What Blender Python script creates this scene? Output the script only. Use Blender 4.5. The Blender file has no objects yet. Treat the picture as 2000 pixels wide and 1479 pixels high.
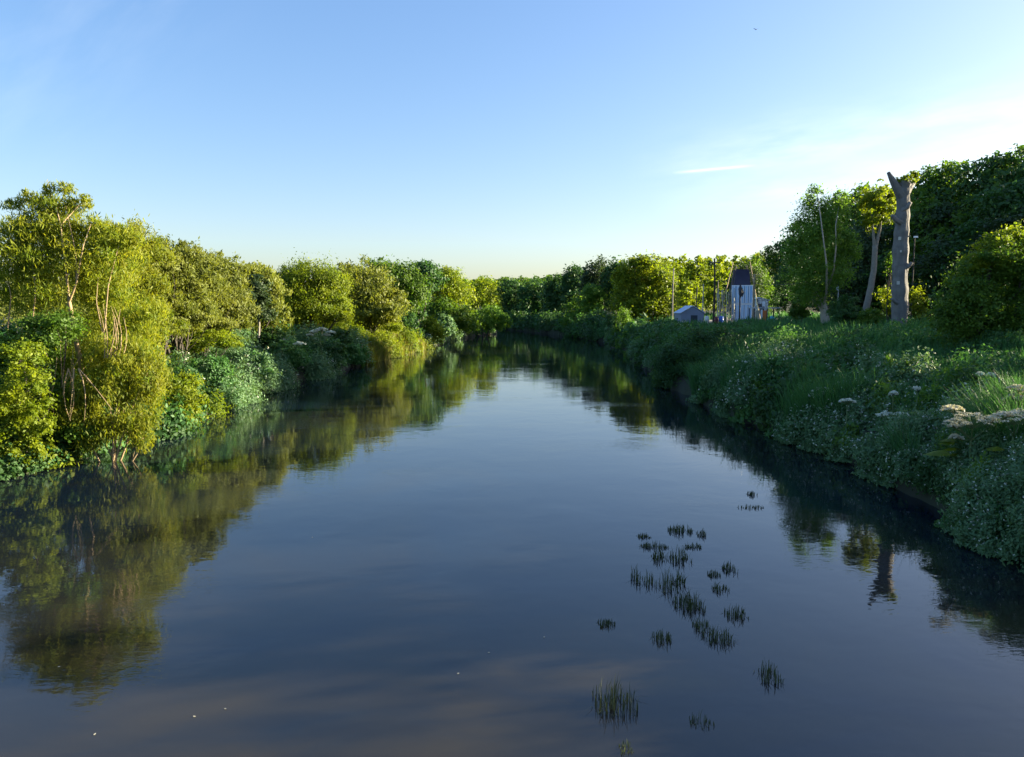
import bpy, math, numpy as np
from mathutils import Vector
R = math.radians
sc = bpy.context.scene
C = sc.collection

# ---------------------------------------------------------------- camera, world, sun, exposure
CAM_H, FPX, PITCH = 6.0, 1450.0, R(5.5)
cam = bpy.data.cameras.new('camera'); cam.sensor_width = 36; cam.lens = FPX / 2000 * 36
cam.clip_start = 0.1; cam.clip_end = 6000
co = bpy.data.objects.new('camera', cam); C.objects.link(co)
co.location = (0, 0, CAM_H); co.rotation_euler = (R(90) - PITCH, 0, 0)
sc.camera = co

SUN_AZ, SUN_EL = R(77), R(14)            # azimuth measured clockwise from +Y
w = bpy.data.worlds.new('World'); sc.world = w; w.use_nodes = True
nt = w.node_tree; N = nt.nodes; LK = nt.links
bg = N['Background']; bg.inputs['Strength'].default_value = 0.078
sky = N.new('ShaderNodeTexSky'); sky.sky_type = 'NISHITA'; sky.sun_disc = False
sky.sun_elevation = SUN_EL; sky.sun_rotation = SUN_AZ
sky.air_density = 1.0; sky.dust_density = 1.6; sky.ozone_density = 2.6
tc = N.new('ShaderNodeTexCoord')

def dirvec(px, py):
    u = (px - 1000) / FPX; v = (739.5 - py) / FPX
    cp, sp = math.cos(PITCH), math.sin(PITCH)
    return Vector((u, cp + v * sp, -sp + v * cp)).normalized()

def wmath(op, a, b=None, c=None):
    n = N.new('ShaderNodeMath'); n.operation = op
    for i, q in enumerate((a, b, c)):
        if q is None: continue
        if isinstance(q, (int, float)): n.inputs[i].default_value = q
        else: LK.new(q, n.inputs[i])
    return n.outputs[0]

def wdot(vec):
    n = N.new('ShaderNodeVectorMath'); n.operation = 'DOT_PRODUCT'
    LK.new(tc.outputs['Generated'], n.inputs[0]); n.inputs[1].default_value = vec
    return n.outputs['Value']

def band(p0, p1, half_len, half_w, amp, nscale, stretch, lo, hi):
    """thin cloud strip lying along the great circle through two directions"""
    a, b = dirvec(*p0), dirvec(*p1)
    pole = a.cross(b).normalized(); mid = (a + b).normalized(); along = pole.cross(mid).normalized()
    da = wmath('ABSOLUTE', wdot(along)); dp = wdot(pole); df = wdot(mid)
    f1 = wmath('SUBTRACT', 1.0, wmath('MULTIPLY', da, 1 / half_len), None)
    f1 = wmath('MINIMUM', wmath('MAXIMUM', wmath('MULTIPLY', f1, 2.0), 0.0), 1.0)
    q = wmath('MULTIPLY', dp, 1 / half_w)
    f2 = wmath('POWER', 2.718, wmath('MULTIPLY', wmath('MULTIPLY', q, q), -1.0))
    front = wmath('GREATER_THAN', df, 0.2)
    comb = N.new('ShaderNodeCombineXYZ')
    LK.new(wmath('MULTIPLY', wdot(along), nscale), comb.inputs[0])
    LK.new(wmath('MULTIPLY', dp, nscale * stretch), comb.inputs[1])
    nz = N.new('ShaderNodeTexNoise'); nz.inputs['Scale'].default_value = 1; nz.inputs['Detail'].default_value = 5
    nz.inputs['Roughness'].default_value = 0.55
    LK.new(comb.outputs[0], nz.inputs['Vector'])
    m = N.new('ShaderNodeMapRange'); m.inputs[1].default_value = lo; m.inputs[2].default_value = hi
    LK.new(nz.outputs['Fac'], m.inputs[0])
    o = wmath('MULTIPLY', wmath('MULTIPLY', f1, f2), wmath('MULTIPLY', m.outputs[0], front))
    return wmath('MULTIPLY', o, amp)

cl = band((1600, 280), (2050, 215), 0.34, 0.034, 0.26, 9, 4.5, 0.30, 0.80)
cl = wmath('ADD', cl, band((1560, 365), (2050, 300), 0.30, 0.020, 0.20, 8, 5, 0.25, 0.7))
cl = wmath('ADD', cl, band((1325, 337), (1465, 324), 0.052, 0.0016, 0.30, 30, 3, 0.1, 0.4))
cl = wmath('ADD', cl, band((60, 130), (240, -10), 0.20, 0.07, 0.05, 9, 3, 0.40, 0.75))
cl = wmath('MINIMUM', cl, 0.9)
mixc = N.new('ShaderNodeMix'); mixc.data_type = 'RGBA'
hs = N.new('ShaderNodeHueSaturation'); hs.inputs['Saturation'].default_value = 1.34
hs.inputs['Hue'].default_value = 0.508
gam = N.new('ShaderNodeGamma'); gam.inputs['Gamma'].default_value = 0.72      # softer step from zenith to horizon
LK.new(sky.outputs[0], gam.inputs['Color']); LK.new(gam.outputs[0], hs.inputs['Color']); hs.inputs['Value'].default_value = 1.17
LK.new(cl, mixc.inputs['Factor']); tone = N.new('ShaderNodeVectorMath'); tone.operation = 'MULTIPLY'; tone.inputs[1].default_value = (1.0, 0.97, 1.0)
LK.new(hs.outputs[0], tone.inputs[0]); LK.new(tone.outputs[0], mixc.inputs['A'])
mixc.inputs['B'].default_value = (5.0, 4.9, 4.5, 1)
LK.new(mixc.outputs['Result'], bg.inputs['Color'])

sun = bpy.data.lights.new('sun', 'SUN'); sun.energy = 5.0; sun.angle = R(0.5); sun.color = (1.0, 0.88, 0.62)
so = bpy.data.objects.new('sun', sun); C.objects.link(so)
sd = Vector((math.sin(SUN_AZ) * math.cos(SUN_EL), math.cos(SUN_AZ) * math.cos(SUN_EL), math.sin(SUN_EL)))
so.rotation_euler = sd.to_track_quat('Z', 'Y').to_euler(); so.location = (60, 20, 40)
sc.view_settings.view_transform = 'Standard'; sc.view_settings.look = 'None'
sc.view_settings.exposure = 2.28; sc.view_settings.gamma = 1
sc.cycles.max_bounces = 10; sc.cycles.diffuse_bounces = 6; sc.cycles.glossy_bounces = 3
sc.cycles.transmission_bounces = 4; sc.cycles.use_denoising = True
sc.cycles.caustics_reflective = False; sc.cycles.caustics_refractive = False

# ---------------------------------------------------------------- helpers
rng = np.random.default_rng(7)

def at(px, py, Y):
    """world point seen at a photo pixel, Y metres ahead of the camera"""
    u = (px - 1000) / FPX; v = (739.5 - py) / FPX
    cp, sp = math.cos(PITCH), math.sin(PITCH)
    t = Y / (cp + v * sp)
    return np.array((u * t, Y, CAM_H + (-sp + v * cp) * t))

def new_mat(name):
    m = bpy.data.materials.new(name); m.use_nodes = True
    return m, m.node_tree, m.node_tree.nodes['Principled BSDF']

def set_in(b, **k):
    for a, v in k.items(): b.inputs[a.replace('_', ' ')].default_value = v

def plain(name, col, rough=0.7, var=0.25, scale=3.0, bump=0.0, metal=0.0):
    m, t, b = new_mat(name)
    n = t.nodes.new('ShaderNodeTexNoise'); n.inputs['Scale'].default_value = scale; n.inputs['Detail'].default_value = 6
    g = t.nodes.new('ShaderNodeTexCoord'); t.links.new(g.outputs['Object'], n.inputs['Vector'])
    x = t.nodes.new('ShaderNodeMix'); x.data_type = 'RGBA'
    t.links.new(n.outputs['Fac'], x.inputs['Factor'])
    x.inputs['A'].default_value = (*[c * (1 - var) for c in col], 1)
    x.inputs['B'].default_value = (*[min(1, c * (1 + var)) for c in col], 1)
    t.links.new(x.outputs['Result'], b.inputs['Base Color'])
    b.inputs['Roughness'].default_value = rough; b.inputs['Metallic'].default_value = metal
    if bump:
        q = t.nodes.new('ShaderNodeBump'); q.inputs['Strength'].default_value = bump
        t.links.new(n.outputs['Fac'], q.inputs['Height']); t.links.new(q.outputs[0], b.inputs['Normal'])
    return m

def leaf_mat(name, ca, cb, trans=0.4, tcol=1.5, rand=0.12):
    """leaf: colour varies leaf by leaf (attribute tint) and plant by plant; light passes through"""
    m, t, b = new_mat(name)
    at_ = t.nodes.new('ShaderNodeAttribute'); at_.attribute_name = 'tint'
    oi = t.nodes.new('ShaderNodeObjectInfo')
    x = t.nodes.new('ShaderNodeMix'); x.data_type = 'RGBA'
    x.inputs['A'].default_value = (*ca, 1); x.inputs['B'].default_value = (*cb, 1)
    t.links.new(at_.outputs['Fac'], x.inputs['Factor'])
    h = t.nodes.new('ShaderNodeHueSaturation')
    mr = t.nodes.new('ShaderNodeMapRange'); mr.inputs[3].default_value = 1 - rand; mr.inputs[4].default_value = 1 + rand
    t.links.new(oi.outputs['Random'], mr.inputs[0]); t.links.new(mr.outputs[0], h.inputs['Value'])
    t.links.new(x.outputs['Result'], h.inputs['Color'])
    t.links.new(h.outputs[0], b.inputs['Base Color'])
    set_in(b, Roughness=0.55); b.inputs['Specular IOR Level'].default_value = 0.25
    tr = t.nodes.new('ShaderNodeBsdfTranslucent')
    g = t.nodes.new('ShaderNodeVectorMath'); g.operation = 'MULTIPLY'
    g.inputs[1].default_value = (tcol * 1.05, tcol, tcol * 0.45)
    t.links.new(h.outputs[0], g.inputs[0]); t.links.new(g.outputs[0], tr.inputs['Color'])
    ms = t.nodes.new('ShaderNodeMixShader'); ms.inputs[0].default_value = trans
    t.links.new(b.outputs[0], ms.inputs[1]); t.links.new(tr.outputs[0], ms.inputs[2])
    t.links.new(ms.outputs[0], t.nodes['Material Output'].inputs[0])
    return m

def mesh_np(name, V, F, mat, tint=None, smooth=False):
    """V (n,3), F (m,k)"""
    me = bpy.data.meshes.new(name)
    V = np.ascontiguousarray(V, np.float32); F = np.ascontiguousarray(F, np.int32)
    k = F.shape[1]; m = len(F)
    me.vertices.add(len(V)); me.vertices.foreach_set('co', V.ravel())
    me.loops.add(m * k); me.loops.foreach_set('vertex_index', F.ravel())
    me.polygons.add(m); me.polygons.foreach_set('loop_start', np.arange(0, m * k, k, dtype=np.int32))
    me.polygons.foreach_set('use_smooth', np.full(m, smooth, dtype=bool))
    if tint is not None:
        a = me.attributes.new('tint', 'FLOAT', 'FACE'); a.data.foreach_set('value', np.asarray(tint, np.float32))
    me.materials.append(mat); me.update(calc_edges=True)
    return me

def link(name, me, parent=None, loc=None):
    o = bpy.data.objects.new(name, me); C.objects.link(o)
    if parent is not None: o.parent = parent
    if loc is not None: o.location = [float(q) for q in loc]
    return o

def tag(o, label=None, cat=None, group=None, kind=None):
    if label: o['label'] = label
    if cat: o['category'] = cat
    if group: o['group'] = group
    if kind: o['kind'] = kind
    return o

def thing(name, loc, label, cat, group=None):
    return tag(link(name, None, None, loc), label, cat, group)

def unit(v): return v / (np.linalg.norm(v, axis=-1, keepdims=True) + 1e-9)

def leaves(P, A, NN, L, W):
    """diamond leaves: centres, long axes, normals, lengths, widths -> verts, quads"""
    n = len(P); A = unit(A); S = unit(np.cross(A, NN))
    L = np.broadcast_to(L, (n,))[:, None]; W = np.broadcast_to(W, (n,))[:, None]
    V = np.stack([P - A * L / 2, P + S * W / 2 - A * L * 0.05, P + A * L / 2, P - S * W / 2 - A * L * 0.05], 1).reshape(-1, 3)
    return V, np.arange(4 * n).reshape(n, 4)

def vnoise(x, y, sc_, seed):
    x = x / sc_; y = y / sc_; xi = np.floor(x).astype(int); yi = np.floor(y).astype(int); fx = x - xi; fy = y - yi
    h = lambda a, b: ((np.sin(a * 127.1 + b * 311.7 + seed * 74.7) * 43758.5453) % 1.0)
    fx = fx * fx * (3 - 2 * fx); fy = fy * fy * (3 - 2 * fy)
    return (h(xi, yi) * (1 - fx) + h(xi + 1, yi) * fx) * (1 - fy) + (h(xi, yi + 1) * (1 - fx) + h(xi + 1, yi + 1) * fx) * fy

class Tubes:
    def __init__(s, k=6): s.V = []; s.F = []; s.n = 0; s.k = k
    def add(s, pts, rad):
        pts = np.asarray(pts, float); rad = np.broadcast_to(rad, (len(pts),)); k = s.k
        d = unit(np.gradient(pts, axis=0)); ref = np.where(np.abs(d[:, 2:3]) > 0.9, [[1.0, 0, 0]], [[0, 0, 1.0]])
        if len(set(map(tuple, ref))) > 1: ref = np.broadcast_to([[0.31, 0.87, 0.38]], d.shape)
        a = unit(np.cross(d, ref)); b = np.cross(d, a)
        th = np.linspace(0, 2 * math.pi, k, endpoint=False)
        V = pts[:, None] + rad[:, None, None] * (np.cos(th)[None, :, None] * a[:, None] + np.sin(th)[None, :, None] * b[:, None])
        m = len(pts); i = np.arange(m - 1)[:, None] * k; j = np.arange(k)[None]
        F = np.stack([i + j, i + (j + 1) % k, i + k + (j + 1) % k, i + k + j], -1).reshape(-1, 4) + s.n
        V = V.reshape(-1, 3)
        s.V.append(V); s.F.append(F); s.n += len(V)
        # cap at the end
        e = s.n - k; s.V.append(pts[-1:] + d[-1:] * rad[-1] * 0.4); c = s.n; s.n += 1
        s.F.append(np.array([[e + q, e + (q + 1) % k, c, c] for q in range(k)]))
    def build(s, name, mat, parent=None, loc=None, smooth=True):
        V = np.concatenate(s.V); F = np.concatenate(s.F)
        me = bpy.data.meshes.new(name)
        me.from_pydata(V.tolist(), [], [list(dict.fromkeys(f)) for f in F.tolist()])
        me.polygons.foreach_set('use_smooth', np.full(len(me.polygons), smooth, dtype=bool))
        me.materials.append(mat)
        return link(name, me, parent, loc)

class Boxes:
    def __init__(s): s.V = []; s.F = []; s.n = 0
    def add(s, c, d, rz=0.0):
        x, y, z = np.array(d) / 2
        v = np.array([(-x, -y, -z), (x, -y, -z), (x, y, -z), (-x, y, -z), (-x, -y, z), (x, -y, z), (x, y, z), (-x, y, z)])
        cs, sn = math.cos(rz), math.sin(rz)
        v = v @ np.array([[cs, sn, 0], [-sn, cs, 0], [0, 0, 1]]) + np.array(c)
        f = np.array([(0, 3, 2, 1), (4, 5, 6, 7), (0, 1, 5, 4), (1, 2, 6, 5), (2, 3, 7, 6), (3, 0, 4, 7)])
        s.V.append(v); s.F.append(f + s.n); s.n += 8
    def quadprism(s, pts, th):  # flat quad with thickness along -normal
        p = np.array(pts, float); nn = unit(np.cross(p[1] - p[0], p[3] - p[0])) * th
        v = np.concatenate([p, p - nn])
        s.V.append(v); s.F.append(np.array([(0, 1, 2, 3), (7, 6, 5, 4), (0, 4, 5, 1), (1, 5, 6, 2), (2, 6, 7, 3), (3, 7, 4, 0)]) + s.n); s.n += 8
    def build(s, name, mat, parent=None, loc=None):
        return link(name, mesh_np(name, np.concatenate(s.V), np.concatenate(s.F), mat), parent, loc)

# ---------------------------------------------------------------- river banks and terrain
RIGHT = np.array([(12.3, -60), (12.0, 0), (11.8, 12), (12.2, 19), (13.1, 26), (12.5, 34), (11.9, 44), (11.9, 55), (13.0, 70), (14.1, 90), (15.0, 110),
                  (15.8, 126), (13.5, 142), (10.5, 158), (5.5, 180), (-4, 204), (-30, 230), (-80, 250), (-400, 270)], float)
LEFT = np.array([(-19, -60), (-19, 0), (-18.6, 20), (-17.6, 27), (-16.4, 34), (-17.0, 44), (-17.4, 54), (-16.6, 66), (-15.4, 80), (-13.6, 97), (-12.4, 112),
                 (-11.6, 126), (-10.6, 142), (-7.5, 156), (-3.5, 166), (-4.5, 177), (-14, 192), (-36, 208), (-84, 226), (-400, 246)], float)
def resample(P, step):
    out = []
    for a, b in zip(P[:-1], P[1:]):
        n = max(1, int(np.linalg.norm(b - a) / step)); out.append(a + (b - a) * np.linspace(0, 1, n, endpoint=False)[:, None])
    return np.concatenate(out + [P[-1:]])
RS, LS = resample(RIGHT, 1.0), resample(LEFT, 1.0)
wob = lambda P, a, ph: P + np.stack([a * (np.sin(P[:, 1] * 0.9 + ph) * 0.5 + np.sin(P[:, 1] * 2.3 + ph * 2) * 0.35), 0 * P[:, 1]], 1)
RS, LS = wob(RS, 0.35, 0.4), wob(LS, 0.4, 1.7)
POLY = np.concatenate([RS, LS[::-1]])

def in_river(x, y):
    ins = np.zeros(x.shape, bool); n = len(POLY)
    for i in range(n):
        (x0, y0), (x1, y1) = POLY[i], POLY[(i + 1) % n]
        if y0 == y1: continue
        c = ((y0 > y) != (y1 > y)) & (x < (x1 - x0) * (y - y0) / (y1 - y0) + x0)
        ins ^= c
    return ins

def edge_dist(x, y):
    """signed distance to each bank (right, left): positive on land"""
    sh = x.shape; x = x.ravel(); y = y.ravel(); ins = in_river(x, y)
    dr = np.empty(len(x)); dl = np.empty(len(x))
    for k in range(0, len(x), 20000):
        q = np.stack([x[k:k + 20000], y[k:k + 20000]], 1)
        for P, D in ((RS, dr), (LS, dl)):
            d2 = (q ** 2).sum(1)[:, None] - 2 * q @ P.T + (P ** 2).sum(1)[None]
            D[k:k + 20000] = np.sqrt(np.maximum(d2.min(1), 0))
    return dr.reshape(sh), dl.reshape(sh), ins.reshape(sh)

def sstep(a, b, x):
    t = np.clip((x - a) / (b - a), 0, 1); return t * t * (3 - 2 * t)

def ground_z(x, y):
    x = np.asarray(x, float); y = np.asarray(y, float)
    dr, dl, ins = edge_dist(x, y)
    rightside = dr < dl
    s = np.minimum(dr, dl)
    zr = np.interp(s, [0, 0.5, 2.5, 6, 10, 14, 30, 44, 60, 110, 400], [0, 0.9, 2.0, 3.0, 3.7, 4.05, 4.25, 6.0, 9.0, 13, 14])
    zl = np.interp(s, [0, 0.5, 2.5, 6, 10, 40, 120, 400], [0, 0.7, 1.5, 2.4, 2.9, 3.3, 4, 6])
    low = 1 - sstep(20, 55, y) * 1.0                      # near the camera the right side stays flat
    zr = zr - low * np.maximum(zr - 4.5, 0)
    z = np.where(rightside, zr, zl)
    z = z + sstep(220, 480, y) * 3
    z = z + np.where(s > 1, 0.12 * np.sin(x * 0.9 + y * 0.37) + 0.10 * np.sin(y * 1.1 - x * 0.4), 0)
    return np.where(ins, -0.25 - np.minimum(s, 3) * 0.35, z)
def gz(x, y): return float(ground_z(np.array([x]), np.array([y]))[0])

def axis(fine0, fine1, step, far):
    a = list(np.arange(fine0, fine1 + step, step)); g = step; u = a[-1]; hi = []
    while u < far: g *= 1.25; u += g; hi.append(u)
    g = step; u = a[0]; lo = []
    while u > -far: g *= 1.25; u -= g; lo.append(u)
    return np.array(lo[::-1] + a + hi)
gx = axis(-24, 24, 0.3, 2500); gy = axis(4, 215, 0.7, 2500)
X, Yg = np.meshgrid(gx, gy)
Z = ground_z(X, Yg)
nx, ny = len(gx), len(gy)
idx = np.arange(nx * ny).reshape(ny, nx)
GF = np.stack([idx[:-1, :-1], idx[:-1, 1:], idx[1:, 1:], idx[1:, :-1]], -1).reshape(-1, 4)
gm, gt, gb = new_mat('soil_and_turf')
gn = gt.nodes.new('ShaderNodeTexNoise'); gn.inputs['Scale'].default_value = 0.35; gn.inputs['Detail'].default_value = 8
gc = gt.nodes.new('ShaderNodeTexCoord'); gt.links.new(gc.outputs['Object'], gn.inputs['Vector'])
gr = gt.nodes.new('ShaderNodeValToRGB')
gr.color_ramp.elements[0].position = 0.35; gr.color_ramp.elements[0].color = (0.022, 0.021, 0.012, 1)
gr.color_ramp.elements[1].position = 0.65; gr.color_ramp.elements[1].color = (0.030, 0.040, 0.016, 1)
gt.links.new(gn.outputs['Fac'], gr.inputs[0]); gt.links.new(gr.outputs[0], gb.inputs['Base Color'])
gb.inputs['Roughness'].default_value = 0.95
tag(link('ground', mesh_np('ground', np.stack([X, Yg, Z], -1).reshape(-1, 3), GF, gm, smooth=True)), kind='structure')

# water: one sheet with gentle ripples
wm, wt, wb = new_mat('river_water')
set_in(wb, Roughness=0.015, IOR=1.5)
wc = wt.nodes.new('ShaderNodeTexCoord')
def wnoise(scale, sx, sy, det=3, dist=0.0):
    mp = wt.nodes.new('ShaderNodeMapping'); mp.inputs['Scale'].default_value = (sx, sy, 1)
    wt.links.new(wc.outputs['Object'], mp.inputs[0])
    n = wt.nodes.new('ShaderNodeTexNoise'); n.inputs['Scale'].default_value = scale; n.inputs['Detail'].default_value = det
    n.inputs['Distortion'].default_value = dist
    wt.links.new(mp.outputs[0], n.inputs['Vector']); return n.outputs['Fac']
silt = wnoise(0.22, 1.0, 0.7, 4, 0.8)
sr = wt.nodes.new('ShaderNodeValToRGB')
sr.color_ramp.elements[0].position = 0.40; sr.color_ramp.elements[0].color = (0.005, 0.010, 0.018, 1)
sr.color_ramp.elements[1].position = 0.72; sr.color_ramp.elements[1].color = (0.014, 0.013, 0.009, 1)
wt.links.new(silt, sr.inputs[0])
# brown shallows over a silt bar below the bridge
sx = wt.nodes.new('ShaderNodeSeparateXYZ'); wt.links.new(wc.outputs['Object'], sx.inputs[0])
sm = wt.nodes.new('ShaderNodeMapRange'); sm.inputs[1].default_value = 20; sm.inputs[2].default_value = 11; sm.interpolation_type = 'SMOOTHSTEP'
wt.links.new(sx.outputs['Y'], sm.inputs[0])
sb = wt.nodes.new('ShaderNodeMath'); sb.operation = 'MULTIPLY'; wt.links.new(sm.outputs[0], sb.inputs[0])
s2 = wt.nodes.new('ShaderNodeMapRange'); s2.inputs[1].default_value = 0.35; s2.inputs[2].default_value = 0.65; s2.inputs[3].default_value = 0.25
wt.links.new(wnoise(0.30, 0.6, 1.2, 5, 1.2), s2.inputs[0]); wt.links.new(s2.outputs[0], sb.inputs[1])
sc_ = wt.nodes.new('ShaderNodeMix'); sc_.data_type = 'RGBA'; sc_.inputs['B'].default_value = (0.030, 0.024, 0.012, 1)
wt.links.new(sb.outputs[0], sc_.inputs['Factor']); wt.links.new(sr.outputs[0], sc_.inputs['A']); wt.links.new(sc_.outputs['Result'], wb.inputs['Base Color'])
b1 = wt.nodes.new('ShaderNodeBump'); b1.inputs['Strength'].default_value = 1.0; b1.inputs['Distance'].default_value = 0.008
wt.links.new(wnoise(0.55, 1.0, 1.0, 3, 0.4), b1.inputs['Height'])
b2 = wt.nodes.new('ShaderNodeBump'); b2.inputs['Strength'].default_value = 1.0; b2.inputs['Distance'].default_value = 0.0016
wt.links.new(wnoise(3.2, 0.7, 1.4, 3, 0.6), b2.inputs['Height']); wt.links.new(b1.outputs[0], b2.inputs['Normal'])
# smooth slicks and rippled patches
b3 = wt.nodes.new('ShaderNodeBump'); b3.inputs['Strength'].default_value = 1.0; b3.inputs['Distance'].default_value = 0.003
pm = wt.nodes.new('ShaderNodeMath'); pm.operation = 'MULTIPLY'
pr = wt.nodes.new('ShaderNodeMapRange'); pr.inputs[1].default_value = 0.50; pr.inputs[2].default_value = 0.68
wt.links.new(wnoise(0.16, 0.8, 1.6, 3, 0.5), pr.inputs[0])
wt.links.new(pr.outputs[0], pm.inputs[0]); wt.links.new(wnoise(7.0, 0.6, 1.6, 2, 0.8), pm.inputs[1])
wt.links.new(pm.outputs[0], b3.inputs['Height']); wt.links.new(b2.outputs[0], b3.inputs['Normal'])
wt.links.new(b3.outputs[0], wb.inputs['Normal'])
tag(link('river_water', mesh_np('river_water', np.array([(-420, -80, 0), (60, -80, 0), (60, 290, 0), (-420, 290, 0)]), np.array([[0, 1, 2, 3]]), wm)), kind='structure')

# ---------------------------------------------------------------- materials
M = {}
M['gold'] = leaf_mat('golden_willow_leaf', (0.105, 0.158, 0.013), (0.245, 0.255, 0.020), 0.50)
M['olive'] = leaf_mat('olive_leaf', (0.110, 0.140, 0.022), (0.180, 0.200, 0.034), 0.42)
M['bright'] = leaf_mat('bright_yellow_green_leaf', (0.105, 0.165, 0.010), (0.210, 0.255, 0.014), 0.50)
M['mid'] = leaf_mat('mid_green_leaf', (0.055, 0.125, 0.015), (0.105, 0.180, 0.022), 0.45)
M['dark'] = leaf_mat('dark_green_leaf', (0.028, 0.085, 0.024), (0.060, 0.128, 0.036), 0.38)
M['blue'] = leaf_mat('bluish_dark_leaf', (0.030, 0.060, 0.024), (0.050, 0.080, 0.030), 0.30)
M['birch'] = leaf_mat('birch_leaf', (0.075, 0.165, 0.024), (0.130, 0.230, 0.034), 0.50)
M['grey'] = leaf_mat('grey_green_leaf', (0.070, 0.150, 0.062), (0.128, 0.222, 0.100), 0.32)
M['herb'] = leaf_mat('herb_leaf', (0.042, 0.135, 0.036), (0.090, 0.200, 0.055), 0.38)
M['grass'] = leaf_mat('grass_blade', (0.036, 0.125, 0.042), (0.070, 0.175, 0.058), 0.38)
M['straw'] = leaf_mat('yellow_grass_blade', (0.130, 0.150, 0.026), (0.220, 0.200, 0.050), 0.35)
M['reed'] = leaf_mat('reed_blade', (0.030, 0.050, 0.018), (0.060, 0.075, 0.030), 0.2)
M['white'] = leaf_mat('white_petal', (0.62, 0.66, 0.60), (0.80, 0.80, 0.72), 0.3, tcol=1.0, rand=0.05)
M['cream'] = leaf_mat('cream_petal', (0.55, 0.52, 0.42), (0.75, 0.70, 0.55), 0.3, tcol=1.0, rand=0.05)
M['bark'] = plain('brown_bark', (0.055, 0.045, 0.035), 0.9, 0.4, 6, 0.5)
M['palebark'] = plain('pale_bark', (0.34, 0.30, 0.24), 0.85, 0.35, 5, 0.3)
M['greybark'] = plain('grey_bark', (0.20, 0.18, 0.15), 0.9, 0.35, 5, 0.4)
M['tanbark'] = plain('tan_bark', (0.28, 0.20, 0.11), 0.85, 0.35, 5, 0.3)

# ---------------------------------------------------------------- foliage generators
def lobe(c, r, n, L, asp, sig=0.20, K=None, shell=0.55, droop=0.0, g=rng, up=0.0):
    """leaves of one crown lobe (ellipsoid centre c, radii r): clumps with gaps between, on an uneven surface"""
    c = np.asarray(c, float); r = np.asarray(r, float)
    if K is None: K = int(np.clip(18 * (r.mean() ** 1.2), 18, 130))
    d = unit(g.normal(size=(K, 3))); d[:, 2] = np.where((d[:, 2] < -0.5) & (g.random(K) < 0.5), -d[:, 2], d[:, 2])
    rad = shell + (1.02 - shell) * g.random(K) ** 0.6
    far_ = (g.random(K) < 0.14) & (d[:, 2] > -0.2); rad = np.where(far_, 1.05 + 0.28 * g.random(K), rad)
    kc = d * rad[:, None]
    wts = g.random(K) * 0.8 + 0.4; wts /= wts.sum()
    k = g.choice(K, n, p=wts)
    csz = (0.55 + 0.8 * g.random(K)) * sig; csz = np.where(far_, csz * 0.6, csz); wts = np.where(far_, wts * 0.45, wts); wts /= wts.sum(); k = g.choice(K, n, p=wts)
    off = g.normal(size=(n, 3)) * csz[k][:, None] * np.array([1, 1, 0.8])
    p = kc[k] + off
    out = unit(p)
    P = c + p * r
    if droop:
        P[:, 2] -= droop * np.abs(g.normal(size=n)) * r[2] * 0.25
    NN = unit(out * 0.7 + g.normal(size=(n, 3)) * 0.55 + np.array([0, 0, 0.25]))
    A = unit(np.cross(NN, g.normal(size=(n, 3))) + np.array([0, 0, up - droop * 1.5]) + (out * np.array([1, 1, 0]) * 0.35 * up))
    l = L * (0.5 + 1.1 * g.random(n) ** 1.4)
    tint = np.clip(0.5 + 0.28 * g.normal(size=n) * 0.6 + (g.random(K)[k] - 0.5) * 0.9, 0, 1)
    V, F = leaves(P, A, NN, l, l * asp)
    return V, F, tint, c + kc * r

def nleaf(r, L, asp, cover):
    r = np.asarray(r); area = 4 * math.pi * ((r[0] * r[1]) ** 1.6 / 3 + 2 * (r[0] * r[2]) ** 1.6 / 3) ** (1 / 1.6)
    return int(np.clip(cover * area / (L * L * asp * 0.5), 60, 60000))

def join(parts):
    V = []; F = []; T = []; n = 0
    for v, f, t in parts:
        V.append(v); F.append(f + n); T.append(t); n += len(v)
    return np.concatenate(V), np.concatenate(F), np.concatenate(T)

def bez(a, b, g, n=6, bend=0.12):
    t = np.linspace(0, 1, n)[:, None]; a = np.asarray(a, float); b = np.asarray(b, float)
    Lh = np.linalg.norm(b - a); q = g.normal(size=3) * Lh * bend
    return a + (b - a) * t + q * (t * (1 - t)) * 2

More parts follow.
